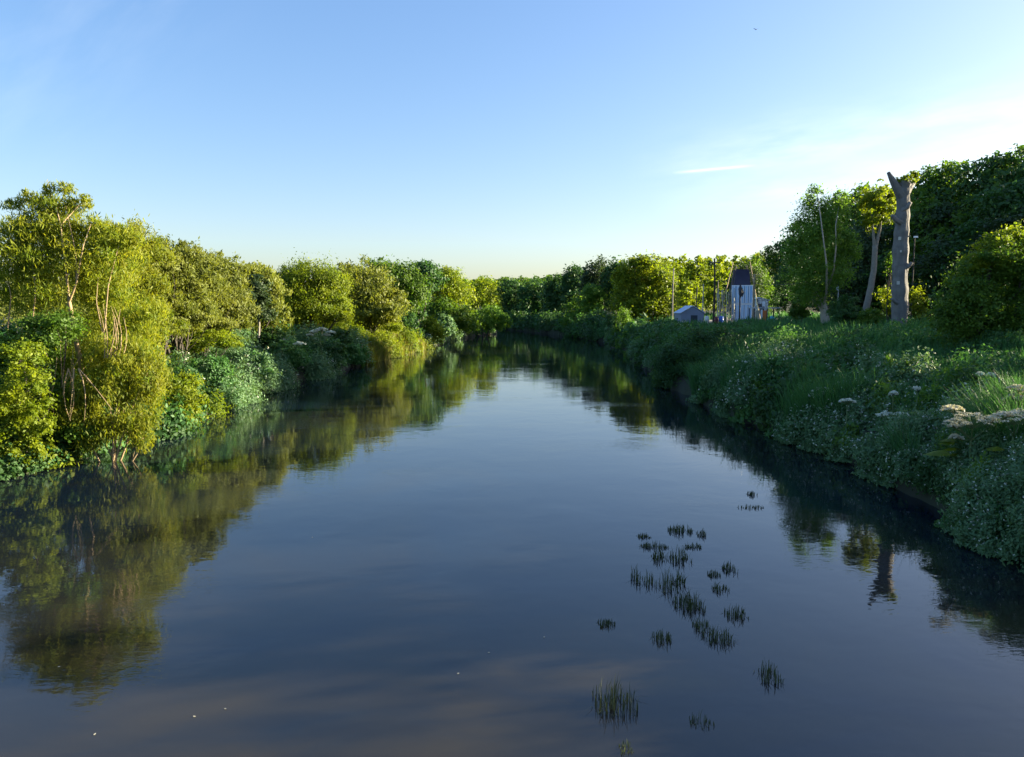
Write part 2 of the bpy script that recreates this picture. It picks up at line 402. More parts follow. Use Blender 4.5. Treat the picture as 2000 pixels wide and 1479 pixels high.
def plant(name, label, cat, Y, lobes, mat, base=None, leaf=2.3, asp=0.55, cover=1.5, sig=0.2, droop=0.0, bark='bark',
          tr=0.16, group=None, depth=1.0, seed=None, limbs=None, twigs=5, shell=0.55, K=None, foliage='crown', stem='trunk', zb=None, up=0.0):
    """a tree or bush placed by the photo pixels of its crown lobes (px, py, rx, ry[, dY]) Y metres away"""
    g = np.random.default_rng(seed if seed is not None else abs(hash_str(label)) % 99991)
    s = Y / FPX
    bx = base if base is not None else float(np.mean([l[0] for l in lobes]))
    b = at(bx, 620, Y); gzz = gz(b[0], b[1]) if zb is None else zb
    b[2] = gzz - 0.05
    o = thing(name, b, label, cat, group)
    L = leaf * Y / 725.0
    parts = []; tb = Tubes(7 if Y < 80 else 5)
    fork = np.array([0, 0, 0.0])
    for q in lobes:
        dY = q[4] if len(q) > 4 else float(g.normal() * q[2] * s * 0.25)
        c = at(q[0], q[1], Y + dY) - b; r = np.array((q[2] * s, q[2] * s * depth, q[3] * s))
        n = nleaf(r, L, asp, cover)
        v, f, t, kc = lobe(c, r, n, L, asp, sig, K, shell, droop, g, up)
        parts.append((v, f, t))
        if limbs is None:
            tgt = c + np.array((0, 0, -0.2 * r[2]))
            p = bez(fork, tgt, g, 7); rr = tr * np.linspace(1, 0.3, 7)
            tb.add(p, rr)
            for _ in range(twigs):
                e = kc[g.integers(len(kc))]; i0 = p[g.integers(3, 7)]
                tb.add(bez(i0, c + (e - c) * 1.06, g, 5), np.linspace(tr * 0.25, tr * 0.05, 5))
    if limbs:
        for pts, r0, r1 in limbs:
            P = np.array([at(u, v, Y + (dd[0] if dd else 0)) - b for u, v, *dd in pts])
            tt = np.linspace(0, 1, len(P)); t2 = np.linspace(0, 1, len(P) * 4)
            P2 = np.stack([np.interp(t2, tt, P[:, i]) for i in range(3)], 1)
            P2 = P2 + np.cumsum(g.normal(size=P2.shape) * r0 * 0.12, 0) * (t2 * (1 - t2) * 2)[:, None]
            tb.add(P2, np.linspace(r0, r1, len(P2)))
    V, F, T = join(parts)
    link(foliage, mesh_np(foliage, V, F, M[mat] if isinstance(mat, str) else mat, T), o)
    if tb.V: tb.build(stem, M[bark], o)
    return o

def hash_str(s_):
    h = 7
    for ch in s_: h = (h * 131 + ord(ch)) % 1000003
    return h

def bush(name, label, Y, lobes, mat, cat='bush', **k):
    k.setdefault('tr', 0.05); k.setdefault('foliage', 'foliage'); k.setdefault('stem', 'stem')
    return plant(name, label, cat, Y, lobes, mat, **k)

# ---------------------------------------------------------------- left bank trees
willow = plant('willow_tree', 'tall sparse golden willow with forked pale limbs near the left edge', 'tree', 31,
      [(112, 428, 50, 40), (60, 388, 20, 14), (96, 372, 14, 16), (130, 370, 16, 13), (166, 396, 14, 14), (28, 402, 18, 12), (195, 445, 14, 14), (238, 452, 18, 14), (85, 400, 22, 16), (145, 402, 20, 16), (262, 470, 18, 14), (75, 470, 65, 52), (165, 470, 55, 50), (30, 480, 55, 60), (125, 540, 95, 70), (215, 520, 60, 70), (40, 560, 70, 60), (220, 610, 75, 60), (285, 640, 45, 55), (150, 700, 70, 60), (240, 720, 70, 60)],
      'gold', base=135, leaf=4.2, asp=0.20, cover=0.85, sig=0.17, K=70, droop=0.0, up=1.1, bark='tanbark', shell=0.25,
      limbs=[([(170, 760), (150, 680, -0.6), (135, 590, -1.1)], 0.13, 0.075), ([(135, 590, -1.1), (128, 520, -1.2), (118, 440, -0.8), (105, 385, -0.2)], 0.055, 0.014), ([(135, 590, -1.1), (150, 550, -1.3), (163, 480, -1.1), (180, 430, -0.4)], 0.05, 0.012),
             ([(150, 552, -1.3), (149, 510, -1.2), (145, 480, -1.0), (128, 400, -0.3)], 0.035, 0.01), ([(170, 720, -0.8), (205, 640, -1.3), (212, 560, -1.2), (232, 480, -0.4)], 0.045, 0.01), ([(200, 650, -1.2), (188, 590, -1.3), (192, 540, -1.0)], 0.025, 0.008),
             ([(62, 640, -1.0), (70, 570, -1.2), (62, 500, -0.8)], 0.035, 0.01), ([(15, 640, -1.0), (22, 580, -1.2), (14, 540, -0.8)], 0.03, 0.01), ([(118, 440, -0.8), (70, 395), (45, 380)], 0.03, 0.008), ([(118, 440, -0.8), (160, 395), (178, 392)], 0.03, 0.008),
             ([(105, 400), (95, 365), (92, 350)], 0.02, 0.005), ([(110, 410), (130, 372), (133, 358)], 0.02, 0.005), ([(175, 770), (150, 790), (148, 840)], 0.05, 0.015)], seed=11)
bush('willow_bush', 'drooping yellow-green willow branches hanging to the water at the left', 28.5,
     [(215, 780, 55, 60), (265, 790, 40, 70), (240, 700, 60, 45), (285, 725, 40, 45), (190, 840, 40, 35), (280, 850, 18, 30), (150, 800, 50, 40)], 'gold', base=200, leaf=4.0, asp=0.22, cover=1.1, sig=0.18, K=50, droop=0.9, bark='tanbark', seed=12)
bush('leafy_bush', 'dark green broad-leaved bush below the golden willow', 28.5,
     [(85, 648, 46, 30), (128, 636, 28, 26), (30, 690, 40, 34), (70, 690, 40, 30), (120, 820, 45, 50), (155, 850, 35, 30), (90, 780, 40, 35), (25, 760, 40, 40)], 'mid', base=60, leaf=2.8, asp=0.55, cover=1.4, sig=0.24, seed=13)
bush('leafy_bush', 'bright yellow-green bush at the left edge overhanging the river', 26.5,
     [(30, 835, 55, 50), (75, 815, 35, 35), (15, 890, 40, 30), (10, 780, 40, 40), (55, 750, 40, 30), (40, 700, 40, 30), (-30, 900, 50, 40), (50, 880, 30, 26), (-40, 820, 60, 60)], 'bright', base=-10, leaf=3.0, asp=0.55, cover=1.5, seed=14)
bush('leafy_bush', 'bright green pointed bush beside the drooping willow, above dark waterside stems', 35.5,
     [(350, 770, 38, 34), (335, 810, 40, 28), (372, 790, 24, 22), (318, 760, 26, 28), (362, 748, 14, 18)], 'bright', base=330, leaf=2.6, asp=0.5, cover=1.5, seed=15)
dead = Tubes(5); gd = np.random.default_rng(3)
db = at(95, 760, 28); db[2] = gz(db[0], db[1])
for i in range(13):
    u = 70 + gd.random() * 70; u2 = u + gd.normal() * 12
    dead.add(bez(at(u, 775, 27.8 + gd.random()) - db, at(u2, 670 + gd.random() * 40, 27.6 + gd.random()) - db, gd, 5), np.linspace(0.022, 0.006, 5))
for i in range(8):
    u = 190 + gd.random() * 50; dead.add(bez(at(u, 700, 28) - db, at(u + gd.normal() * 10, 590 + gd.random() * 40, 28) - db, gd, 5), np.linspace(0.02, 0.006, 5))
for i in range(7):
    u = 80 + gd.random() * 130; dead.add(bez(at(u, 720, 27.6) - db, at(u + gd.normal() * 30, 800 + gd.random() * 25, 27.2) - db, gd, 5), np.linspace(0.03, 0.008, 5))
o = dead.build('dead_stems', M['tanbark'], willow, db - np.array(willow.location)); o['label'] = 'bare tan stems and hanging dead twigs'

row = [  # olive trees behind the left bank, near to far
    ('olive tree standing just right of the golden willow', 40, [(240, 490, 55, 55), (205, 520, 55, 60), (280, 520, 50, 60), (235, 570, 65, 60), (290, 590, 45, 50), (300, 630, 40, 35)], 'gold', 0.4),
    ('tall dull olive tree with a bristly top, second in the left tree row', 45, [(335, 525, 50, 52), (300, 545, 50, 55), (375, 540, 45, 52), (330, 590, 60, 45), (300, 605, 50, 45), (370, 615, 50, 32), (355, 560, 50, 45), (340, 630, 45, 28), (380, 600, 35, 35)], 'olive', 0.5),
    ('broad olive tree with hanging lower branches, left of the dark bluish tree', 52, [(410, 540, 45, 45), (375, 575, 40, 45), (440, 560, 42, 45), (405, 610, 45, 30), (450, 600, 35, 30), (395, 632, 40, 22), (430, 628, 40, 22), (430, 590, 50, 42), (465, 610, 38, 32), (390, 600, 45, 40)], 'olive', 0.5),
    ('olive tree filling the row between the golden willow and the bristly tree', 43, [(285, 560, 40, 50), (270, 610, 50, 40), (315, 600, 36, 44), (300, 520, 36, 36), (320, 640, 40, 24)], 'olive', 0.45),
    ('smaller olive tree filling the row between the bristly and broad trees', 49, [(385, 560, 36, 46), (380, 610, 44, 36), (360, 520, 30, 28), (415, 585, 34, 40), (405, 635, 44, 20)], 'olive', 0.45),
    ('rounded olive tree behind the dark bluish tree', 62, [(480, 555, 45, 42), (520, 570, 35, 40), (450, 580, 35, 40), (515, 605, 30, 28), (535, 600, 22, 34), (500, 540, 30, 24), (540, 625, 28, 26), (470, 622, 40, 24), (480, 590, 45, 40), (420, 530, 40, 30)], 'olive', 0.5),
    ('dull brown-green dome-shaped tree right of the bright rounded tree', 90, [(715, 572, 52, 52), (690, 560, 40, 42), (755, 595, 38, 35), (725, 610, 45, 25)], 'olive', 0.5)]
for i, (lb, Y, lo, m, a) in enumerate(row):
    plant('leafy_tree', lb, 'tree', Y, lo, m, leaf=3.2, asp=a * 0.65, cover=1.5, sig=0.17, droop=0.0, up=0.8, tr=0.11, bark='bark', seed=21 + i)
blue = plant('leafy_tree', 'dark bluish-green tree on two pale trunks on the left bank', 'tree', 59, [(488, 580, 36, 34), (470, 600, 25, 30), (508, 605, 30, 28), (500, 555, 22, 18)], 'blue',
      base=490, leaf=2.3, asp=0.5, cover=1.7, seed=27, bark='greybark', limbs=[([(466, 665), (467, 630), (475, 590)], 0.13, 0.07), ([(505, 660), (506, 630), (498, 580)], 0.12, 0.07)])
plant('leafy_tree', 'bright yellow-green rounded tree in the middle of the left bank', 'tree', 74,
      [(612, 560, 50, 50), (585, 580, 45, 48), (645, 575, 38, 48), (610, 605, 62, 38), (660, 610, 24, 25), (560, 560, 30, 35), (550, 600, 25, 30)], 'bright', base=610, leaf=2.1, asp=0.4, cover=1.4, sig=0.2, droop=0.3, tr=0.16, seed=28)
plant('leafy_tree', 'dark green broad crown behind the dome-shaped olive tree', 'tree', 112, [(740, 540, 40, 30), (775, 545, 40, 32), (805, 570, 32, 40), (785, 590, 35, 30)], 'mid', base=770, leaf=2.4, cover=1.5, tr=0.2, seed=29)
plant('leafy_tree', 'dark green ivy-covered tree with pointed leafy sprays beside the yellow bush', 'tree', 116, [(820, 580, 22, 42), (838, 545, 28, 28), (810, 605, 20, 28), (826, 530, 26, 18)], 'dark', base=818, leaf=2.6, cover=1.5, tr=0.16, seed=30)
plant('leafy_tree', 'larger yellow-green crown at the far end of the left bank', 'tree', 138, [(870, 560, 34, 32), (850, 585, 30, 35), (895, 580, 30, 32), (875, 545, 25, 20)], 'bright', base=870, leaf=2.1, asp=0.45, cover=1.3, tr=0.2, seed=31)
plant('leafy_tree', 'smaller yellow-green crown nearest the river bend on the left', 'tree', 152, [(945, 578, 26, 32), (925, 595, 24, 26), (962, 595, 18, 24)], 'bright', base=945, leaf=2.1, asp=0.45, cover=1.3, tr=0.2, seed=32)
bush('riverside_bush', 'dark green shrub skirt below the larger yellow-green crown', 134, [(885, 622, 34, 26), (915, 630, 28, 22), (860, 615, 25, 28)], 'mid', leaf=2.3, seed=33)
bush('riverside_bush', 'grey-green rounded willow shrub at the tip of the left bank by the bend', 148, [(960, 622, 26, 22), (980, 630, 18, 16), (940, 630, 24, 18)], 'birch', leaf=2.2, asp=0.4, seed=34)
bush('riverside_bush', 'golden yellow rounded bush at the water on the left bank', 112, [(845, 645, 20, 24), (832, 640, 16, 22), (856, 652, 12, 18)], 'bright', leaf=2.1, asp=0.4, cover=1.7, seed=35)
bush('riverside_bush', 'grey-green bush with pale blossom beyond the golden bush', 121, [(868, 635, 16, 20), (880, 645, 12, 16)], 'grey', leaf=2.2, seed=36)
bush('riverside_bush', 'dark shaded bush left of the golden bush', 104, [(795, 632, 20, 20), (808, 648, 15, 20), (785, 625, 12, 14)], 'dark', leaf=2.3, seed=37)
bush('riverside_bush', 'small yellow-green bush on the sunlit bank under the dome-shaped tree', 92, [(745, 625, 25, 20), (765, 635, 20, 20), (722, 632, 18, 18)], 'bright', leaf=2.1, asp=0.4, seed=38)
bush('riverside_bush', 'yellow-green tall weeds along the top of the bank below the olive trees', 47, [(370, 670, 40, 20), (420, 665, 36, 18), (345, 690, 25, 22), (450, 668, 25, 14)], 'bright', leaf=2.4, asp=0.35, cover=1.2, seed=39)
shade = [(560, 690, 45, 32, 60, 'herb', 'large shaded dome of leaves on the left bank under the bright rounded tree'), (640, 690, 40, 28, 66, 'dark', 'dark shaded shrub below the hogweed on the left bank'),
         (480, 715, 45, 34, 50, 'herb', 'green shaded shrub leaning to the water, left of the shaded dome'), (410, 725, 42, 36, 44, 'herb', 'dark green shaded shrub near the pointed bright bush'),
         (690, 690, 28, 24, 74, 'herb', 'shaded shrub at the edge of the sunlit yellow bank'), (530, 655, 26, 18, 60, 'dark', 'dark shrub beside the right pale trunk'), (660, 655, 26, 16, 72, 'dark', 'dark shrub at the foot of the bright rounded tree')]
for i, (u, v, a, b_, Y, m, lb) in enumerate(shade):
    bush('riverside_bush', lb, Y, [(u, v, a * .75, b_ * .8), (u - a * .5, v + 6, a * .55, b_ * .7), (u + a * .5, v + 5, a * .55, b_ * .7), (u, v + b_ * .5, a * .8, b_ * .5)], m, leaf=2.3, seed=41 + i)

# ---------------------------------------------------------------- far bend and right bank trees
far = [(1000, 585, 28, 40, 205, 'dark', 'dark tree at the head of the bend, first right of the left bank tip'), (1045, 590, 32, 45, 200, 'dark', 'dark rounded tree on the outer bend, second from the left'),
       (1090, 585, 32, 48, 188, 'dark', 'dark tree on the outer bend left of the grey-green shrub'), (1170, 565, 36, 58, 160, 'blue', 'tall blackish tree close left of the sunlit right-bank tree'),
       (1205, 555, 28, 50, 150, 'dark', 'narrow dark tree tucked behind the sunlit right-bank tree'), (1125, 560, 30, 42, 182, 'dark', 'dark tree rising behind the grey-green shrub')]
for i, (u, v, a, b_, Y, m, lb) in enumerate(far):
    plant('leafy_tree', lb, 'tree', Y, [(u, v - b_ * .35, a * .8, b_ * .6), (u - a * .45, v, a * .6, b_ * .65), (u + a * .45, v, a * .6, b_ * .65), (u, v + b_ * .5, a * .9, b_ * .6)], m, leaf=2.3, tr=0.25, seed=61 + i)
bush('riverside_bush', 'rounded grey-green shrub lit on top at the outer bend', 150, [(1135, 602, 28, 22), (1155, 570, 22, 14), (1130, 625, 30, 18), (1165, 590, 20, 25)], 'birch', leaf=2.2, seed=68)
plant('leafy_tree', 'large sunlit yellow-green tree on the right bank, left of the containers', 'tree', 117,
      [(1262, 535, 38, 34), (1285, 565, 32, 36), (1240, 560, 36, 40), (1225, 590, 30, 40), (1265, 600, 42, 36), (1300, 590, 20, 26), (1250, 520, 22, 16), (1215, 545, 18, 25)], 'bright', base=1255, leaf=2.2, cover=1.6, tr=0.25, seed=69)
bush('willow_bush', 'weeping pale green willow bush at the water under the sunlit tree', 110, [(1213, 635, 18, 34), (1228, 650, 16, 24), (1205, 655, 10, 18)], 'birch', leaf=2.1, asp=0.25, droop=0.8, seed=70)
shr = [(1255, 655, 28, 22, 98, 'grey', 'pale grey-green clump with white flowers by the weeping willow bush'), (1300, 640, 30, 18, 90, 'herb', 'low green bush below the sunlit right-bank tree'),
       (1325, 642, 26, 12, 88, 'mid', 'green bush in front of the leaning poles'), (1388, 700, 100, 60, 55, 'dark', 'big dome-shaped dark green bush hanging over the right bank'),
       (1300, 700, 36, 26, 74, 'grey', 'greyish feathery bush just beyond the dome-shaped bush'), (1270, 680, 22, 18, 84, 'grey', 'feathery bush at the water farther than the greyish one'),
       (1435, 640, 24, 10, 78, 'dark', 'dark low bush in front of the blue containers'), (1490, 668, 40, 16, 62, 'mid', 'mid-green low bush before the orange boards'),
       (1650, 605, 30, 26, 58, 'dark', 'dark bush at the foot of the birch and the pollard'), (1700, 620, 26, 22, 56, 'mid', 'green bush close left of the dead trunk'),
       (1560, 605, 20, 18, 68, 'mid', 'bush left of the leaning birch foot')]
for i, (u, v, a, b_, Y, m, lb) in enumerate(shr):
    bush('riverside_bush', lb, Y, [(u, v - b_ * .1, a * .7, b_ * .85), (u - a * .5, v + b_ * .2, a * .5, b_ * .65), (u + a * .5, v + b_ * .2, a * .55, b_ * .65), (u, v + b_ * .5, a * .85, b_ * .5)] + ([(1335, 738, 50, 30, 0), (1385, 745, 55, 28, -1), (1440, 745, 55, 30, -2), (1310, 715, 36, 36, 1)] if 'dome' in lb else []), m, leaf=2.3, asp=0.4, seed=71 + i)

# birch with two pale stems and a leaning foot
plant('birch_tree', 'leaning birch with two pale stems and a light green crown on the right bank', 'tree', 66,
      [(1590, 430, 36, 50), (1630, 430, 30, 46), (1605, 485, 52, 40), (1570, 500, 35, 40), (1650, 490, 30, 38), (1610, 535, 48, 32), (1560, 545, 26, 28), (1585, 575, 30, 22), (1592, 385, 14, 20), (1640, 390, 16, 18)],
      'birch', base=1612, leaf=2.2, asp=0.4, cover=1.0, sig=0.24, bark='palebark', seed=91, depth=0.8,
      limbs=[([(1613, 640), (1610, 610), (1603, 585)], 0.42, 0.30), ([(1606, 595), (1614, 575, -0.8), (1615, 520, -2.2), (1608, 470, -2.4), (1602, 420, -2.0), (1596, 380)], 0.11, 0.03), ([(1614, 570), (1628, 530, -1.6), (1633, 480, -2.0), (1632, 440, -1.8), (1640, 395)], 0.09, 0.025),
             ([(1606, 595), (1592, 570), (1570, 545)], 0.14, 0.04), ([(1600, 600), (1585, 585), (1575, 580)], 0.10, 0.04)])
# pollard
plant('pollard_tree', 'pollarded tree with pale leaning trunk and small ball of leaves beside the dead trunk', 'tree', 60,
      [(1718, 385, 24, 24), (1705, 410, 24, 30), (1735, 405, 18, 26), (1715, 430, 20, 22)], 'bright', base=1692, leaf=2.4, cover=1.5, bark='greybark', seed=92,
      limbs=[([(1690, 610), (1698, 570), (1705, 530), (1709, 480)], 0.27, 0.20), ([(1709, 490), (1706, 460), (1703, 420)], 0.16, 0.05), ([(1709, 490), (1718, 450), (1722, 400)], 0.16, 0.05)])

# dead trunk with broken limbs
b = at(1757, 642, 52); b[2] = gz(b[0], b[1]) - 0.1
dt = thing('dead_tree', b, 'tall bare dead trunk with a broken top, standing on the right bank', 'tree')
t = Tubes(28); cen = [(1756, 648), (1757, 600), (1757.5, 560), (1759, 510), (1760, 470), (1762, 430), (1764, 395), (1765, 372), (1767, 355)]
P = np.array([at(u, v, 52) - b for u, v in cen]); P[0, 2] = -0.3
wd = np.array([17.5, 16, 15.5, 15, 14.5, 13.5, 12, 12.5, 13]) * 0.87 * 52 / FPX
tt = np.linspace(0, 1, 9); t2 = np.linspace(0, 1, 70)
P = np.stack([np.interp(t2, tt, P[:, i]) for i in range(3)], 1); wd = np.interp(t2, tt, wd) * (1 + 0.05 * np.sin(t2 * 60))
t.add(P, wd)
t.add(np.array([at(1762, 385, 52) - b, at(1750, 365, 51.9) - b, at(1742, 350, 51.8) - b, at(1735, 337, 51.7) - b]), [0.36, 0.26, 0.19, 0.11])
t.add(np.array([at(1768, 375, 52) - b, at(1777, 362, 52.1) - b, at(1783, 357, 52.2) - b]), [0.34, 0.26, 0.20])
for (u, v, du, dv, r_) in ((1750, 430, -7, -9, 0.16), (1774, 520, 7, -7, 0.14), (1748, 590, -6, -6, 0.13), (1772, 405, 6, -10, 0.15)):
    t.add(np.array([at(1761, v + 6, 51.8) - b, at(u, v, 51.6) - b, at(u + du, v + dv, 51.5) - b]), [r_ * 1.3, r_, r_ * 0.75])
t.add(np.array([at(1770, 462, 51.9) - b, at(1778, 461, 51.6) - b]), [0.07, 0.04])
dm = plain('weathered_bark', (0.165, 0.155, 0.145), 0.95, 0.5, 3, 0.0)
_t = dm.node_tree; _m = _t.nodes.new('ShaderNodeMapping'); _m.inputs['Scale'].default_value = (7, 7, 0.8)
_c = _t.nodes.new('ShaderNodeTexCoord'); _n = _t.nodes.new('ShaderNodeTexNoise'); _n.inputs['Scale'].default_value = 1.2; _n.inputs['Detail'].default_value = 6
_b = _t.nodes.new('ShaderNodeBump'); _b.inputs['Strength'].default_value = 0.9; _b.inputs['Distance'].default_value = 0.12
_t.links.new(_c.outputs['Object'], _m.inputs[0]); _t.links.new(_m.outputs[0], _n.inputs['Vector']); _t.links.new(_n.outputs['Fac'], _b.inputs['Height'])
_t.links.new(_b.outputs[0], _t.nodes['Principled BSDF'].inputs['Normal'])
tk = t.build('trunk', dm, dt); nv = len(tk.data.vertices); cv = np.empty(nv * 3, np.float32); tk.data.vertices.foreach_get('co', cv); cv = cv.reshape(-1, 3)
ax_ = np.stack([np.interp(cv[:, 2], P[:, 2], P[:, i]) for i in range(2)], 1); dv_ = cv[:, :2] - ax_; an = np.arctan2(dv_[:, 1], dv_[:, 0])
rid = 0.15 * (np.abs(np.sin(an * 5 + np.sin(cv[:, 2] * 1.3) * 0.8)) - 0.5) + 0.16 * (vnoise(an * 2.2 + 20, cv[:, 2], 1.0, 3) - 0.5) + 0.08 * (vnoise(an * 6 + 40, cv[:, 2] * 1.5, 0.5, 4) - 0.5)
cv[:, :2] = ax_ + dv_ * (1 + rid * (cv[:, 2] < P[-4, 2]))[:, None]; tk.data.vertices.foreach_set('co', cv.ravel()); tk.data.update()
for (u, v, sz) in ((1750, 467, 0.22), (1747, 553, 0.24), (1752, 492, 0.14)):
    bx = Boxes(); c = at(u, v, 52) - b; bx.add((c[0] + 0.02, c[1] - 0.47, c[2]), (sz * 0.8, 0.03, sz), -0.35)
    o = bx.build('bark_scar', plain('pale_wood', (0.5, 0.47, 0.42), 0.8, 0.2, 8), dt)
g = np.random.default_rng(5)
for (u, v, a, c_) in ((1775, 350, 13, 9), (1762, 354, 10, 7), (1786, 346, 7, 9)):
    v_, f_, t_, _ = lobe(at(u, v, 52) - b, np.array((a, a, c_)) * 52 / FPX, 260, 0.20, 0.5, 0.25, 14, 0.4, 0, g)
    link('leaf_sprout', mesh_np('leaf_sprout', v_, f_, M['bright'], t_), dt)

for u, v, a, b_, Y, m, lb in ((1734, 588, 17, 24, 54, 'bright', 'small sunlit yellow-green shoot bush left of the dead trunk foot'), (1792, 590, 16, 28, 53.5, 'bright', 'sunlit yellow-green shoot bush right of the dead trunk foot'),
                              (1738, 512, 9, 20, 54, 'mid', 'spray of green leaves beside the middle of the dead trunk')):
    bush('leafy_bush', lb, Y, [(u, v, a, b_), (u + 4, v + b_ * .7, a * .8, b_ * .6)], m, leaf=2.8, cover=1.1, sig=0.3, seed=hash_str(lb) % 1000)
edge_bush = bush('leafy_bush', 'large spreading bush at the right edge with sunlit top leaves', 36,
     [(1940, 540, 65, 55), (1995, 515, 60, 60), (1880, 585, 45, 45), (1910, 620, 70, 55), (1985, 610, 70, 60), (1960, 665, 80, 40), (1870, 640, 40, 40), (2060, 560, 70, 80), (1950, 480, 22, 25)], 'mid', base=1960, leaf=3.0, asp=0.5, cover=1.4, sig=0.2, seed=95, tr=0.10)

g = np.random.default_rng(96); bl = np.array(edge_bush.location); pp = []  # young top leaves, with the sunlit look put into a lighter leaf colour
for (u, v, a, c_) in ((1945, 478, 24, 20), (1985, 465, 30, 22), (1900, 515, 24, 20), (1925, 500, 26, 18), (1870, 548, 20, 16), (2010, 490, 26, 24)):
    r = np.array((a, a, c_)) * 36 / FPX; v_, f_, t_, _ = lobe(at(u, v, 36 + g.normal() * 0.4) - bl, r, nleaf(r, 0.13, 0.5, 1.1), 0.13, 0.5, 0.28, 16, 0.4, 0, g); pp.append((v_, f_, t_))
o = link('sunlit_young_foliage', mesh_np('sunlit_young_foliage', *join(pp)[:2], M['bright'], join(pp)[2]), edge_bush); o['label'] = 'yellow-green young leaves on the bush top, sunlight put into their colour'

# wooded slope: one tree of each kind, then copies
def dense_tree(label, mat, seed, tall):
    g = np.random.default_rng(seed); o = thing('woodland_tree', (0, 0, 0), label, 'tree', 'trees of the dark wood on the right-hand slope')
    parts = []; tb = Tubes(6); tb.add(bez((0, 0, -0.6), (0, 0, tall * 0.75), g, 7, 0.03), np.linspace(0.34, 0.10, 7))
    for i in range(15):
        a = g.random() * 6.28; z = tall * (0.18 + 0.75 * (i / 14)); rr = (1 - abs((z / tall) - 0.45) * 1.2) * 2.6
        c = np.array((math.cos(a) * rr, math.sin(a) * rr, z)); r = np.array((1.9, 1.9, 1.5)) * (0.8 + 0.5 * g.random())
        if i == 14: c = np.array((0, 0, tall * 0.93)); r = np.array((1.5, 1.5, 1.2))
        v, f, t, kc = lobe(c, r, 420, 0.36, 0.55, 0.22, 22, 0.5, 0.1, g); parts.append((v, f, t))
        tb.add(bez((0, 0, z * 0.7), c, g, 5), np.linspace(0.12, 0.04, 5))
    V, F, T = join(parts)
    link('crown', mesh_np('crown', V, F, M[mat], T), o); tb.build('trunk', M['bark'], o)
    return o
def copy_tree(o, loc, rz, s, label=None):
    c = o.copy(); C.objects.link(c); c.location = [float(q) for q in loc]; c.rotation_euler = (0, 0, rz); c.scale = (s[0], s[0], s[1])
    if label: c['label'] = label
    for ch in o.children:
        d = ch.copy(); C.objects.link(d); d.parent = c
    return c
TALL = 12.0
WL = 'dark green leafy tree of the dense wood on the right-hand slope'
kinds = [dense_tree(WL, m, 200 + i, TALL) for i, m in enumerate(('dark', 'mid', 'dark', 'blue'))]
used = set(); g = np.random.default_rng(17)
def put_wood(px, top, Y, wide=1.0, tree=None):
    p = at(px, top, Y); z0 = gz(p[0], p[1]); h = p[2] - z0
    k = int(g.integers(4)) if tree is None else tree
    args = ((p[0], p[1], z0), g.random() * 6.28, (max(0.8, h / TALL * 0.95) * wide * (0.85 + 0.3 * g.random()), h / TALL))
    if k not in used:
        used.add(k); o = kinds[k]; o.location = [float(q) for q in args[0]]; o.rotation_euler = (0, 0, args[1]); o.scale = (args[2][0], args[2][0], args[2][1]); return o
    return copy_tree(kinds[k], *args)
sky_line = [(1480, 522), (1510, 490), (1540, 450), (1575, 415), (1640, 392), (1690, 368), (1740, 355), (1790, 342), (1850, 325), (1920, 310), (2000, 292), (2090, 280), (2200, 280)]
skx = np.array([p[0] for p in sky_line]); sky_ = np.array([p[1] for p in sky_line])
for u in range(1480, 2200, 44):
    Y = float(np.interp(u, [1480, 1625, 1650, 1800, 2000, 2200], [150, 142, 96, 86, 76, 70])); uu = u + g.normal() * 8
    put_wood(uu, float(np.interp(uu, skx, sky_)) + abs(g.normal()) * 5, Y)
for u in range(1500, 2180, 58):
    Y = float(np.interp(u, [1480, 1625, 1650, 1800, 2000, 2200], [143, 136, 88, 79, 69, 63])); uu = u + g.normal() * 10
    put_wood(uu, float(np.interp(uu, skx, sky_)) + 55 + 25 * g.random(), Y, 1.15)
for u in range(1530, 2100, 64):
    Y = float(np.interp(u, [1480, 1625, 1650, 1800, 2000, 2200], [136, 130, 82, 73, 64, 58])); uu = u + g.normal() * 10
    put_wood(uu, float(np.interp(uu, skx, sky_)) + 120 + 40 * g.random(), Y, 1.2)
# trees that stand just beyond the right edge and keep the right bank in shade
for (x, y, top) in ((36, 8, 11.5), (38, 15, 12), (37, 22.6, 11.5), (38, 31.2, 12), (37, 38, 11), (33, 0, 11.5), (42, 44, 11.5)):
    z0 = gz(x, y); o = copy_tree(kinds[int(g.integers(4))], (x, y, z0), g.random() * 6, (0.9, (top - z0) / TALL), 'leafy tree of the wood beyond the right edge of the bank')
    o['group'] = 'trees beyond the right edge'
for (x, y, top) in ((50, 64, 17), (53, 73, 20), (50, 70, 17), (53, 77, 17.5), (56, 85, 18), (48, 74, 16)):  # hidden trees added behind the wood rows to block the low sun
    z0 = gz(x, y); copy_tree(kinds[int(g.integers(4))], (x, y, z0), g.random() * 6, (1.2, (top - z0) / TALL))
for (u, top, Y) in ((1452, 518, 120), (1476, 503, 123), (1500, 484, 146), (1440, 535, 122), (1490, 540, 126), (1535, 520, 128), (1575, 500, 130)): put_wood(u, top, Y, 0.9)
for (x, y, top) in ((37, 51, 9.2), (38.5, 55, 9.2), (40, 59, 9.4), (36, 47, 9.4), (34.5, 43, 9.6), (41, 63, 9.4), (42, 49, 9.8), (43, 57, 9.8), (40, 45, 9.8)):  # low trees added behind the edge bush to keep sun off the grass
    z0 = gz(x, y); o = copy_tree(kinds[int(g.integers(4))], (x, y, z0), g.random() * 6, (0.75, (top - z0) / TALL), 'low leafy tree added behind the large right-hand bush to shade the grass')
    o['group'] = 'shade trees added behind the large bush'

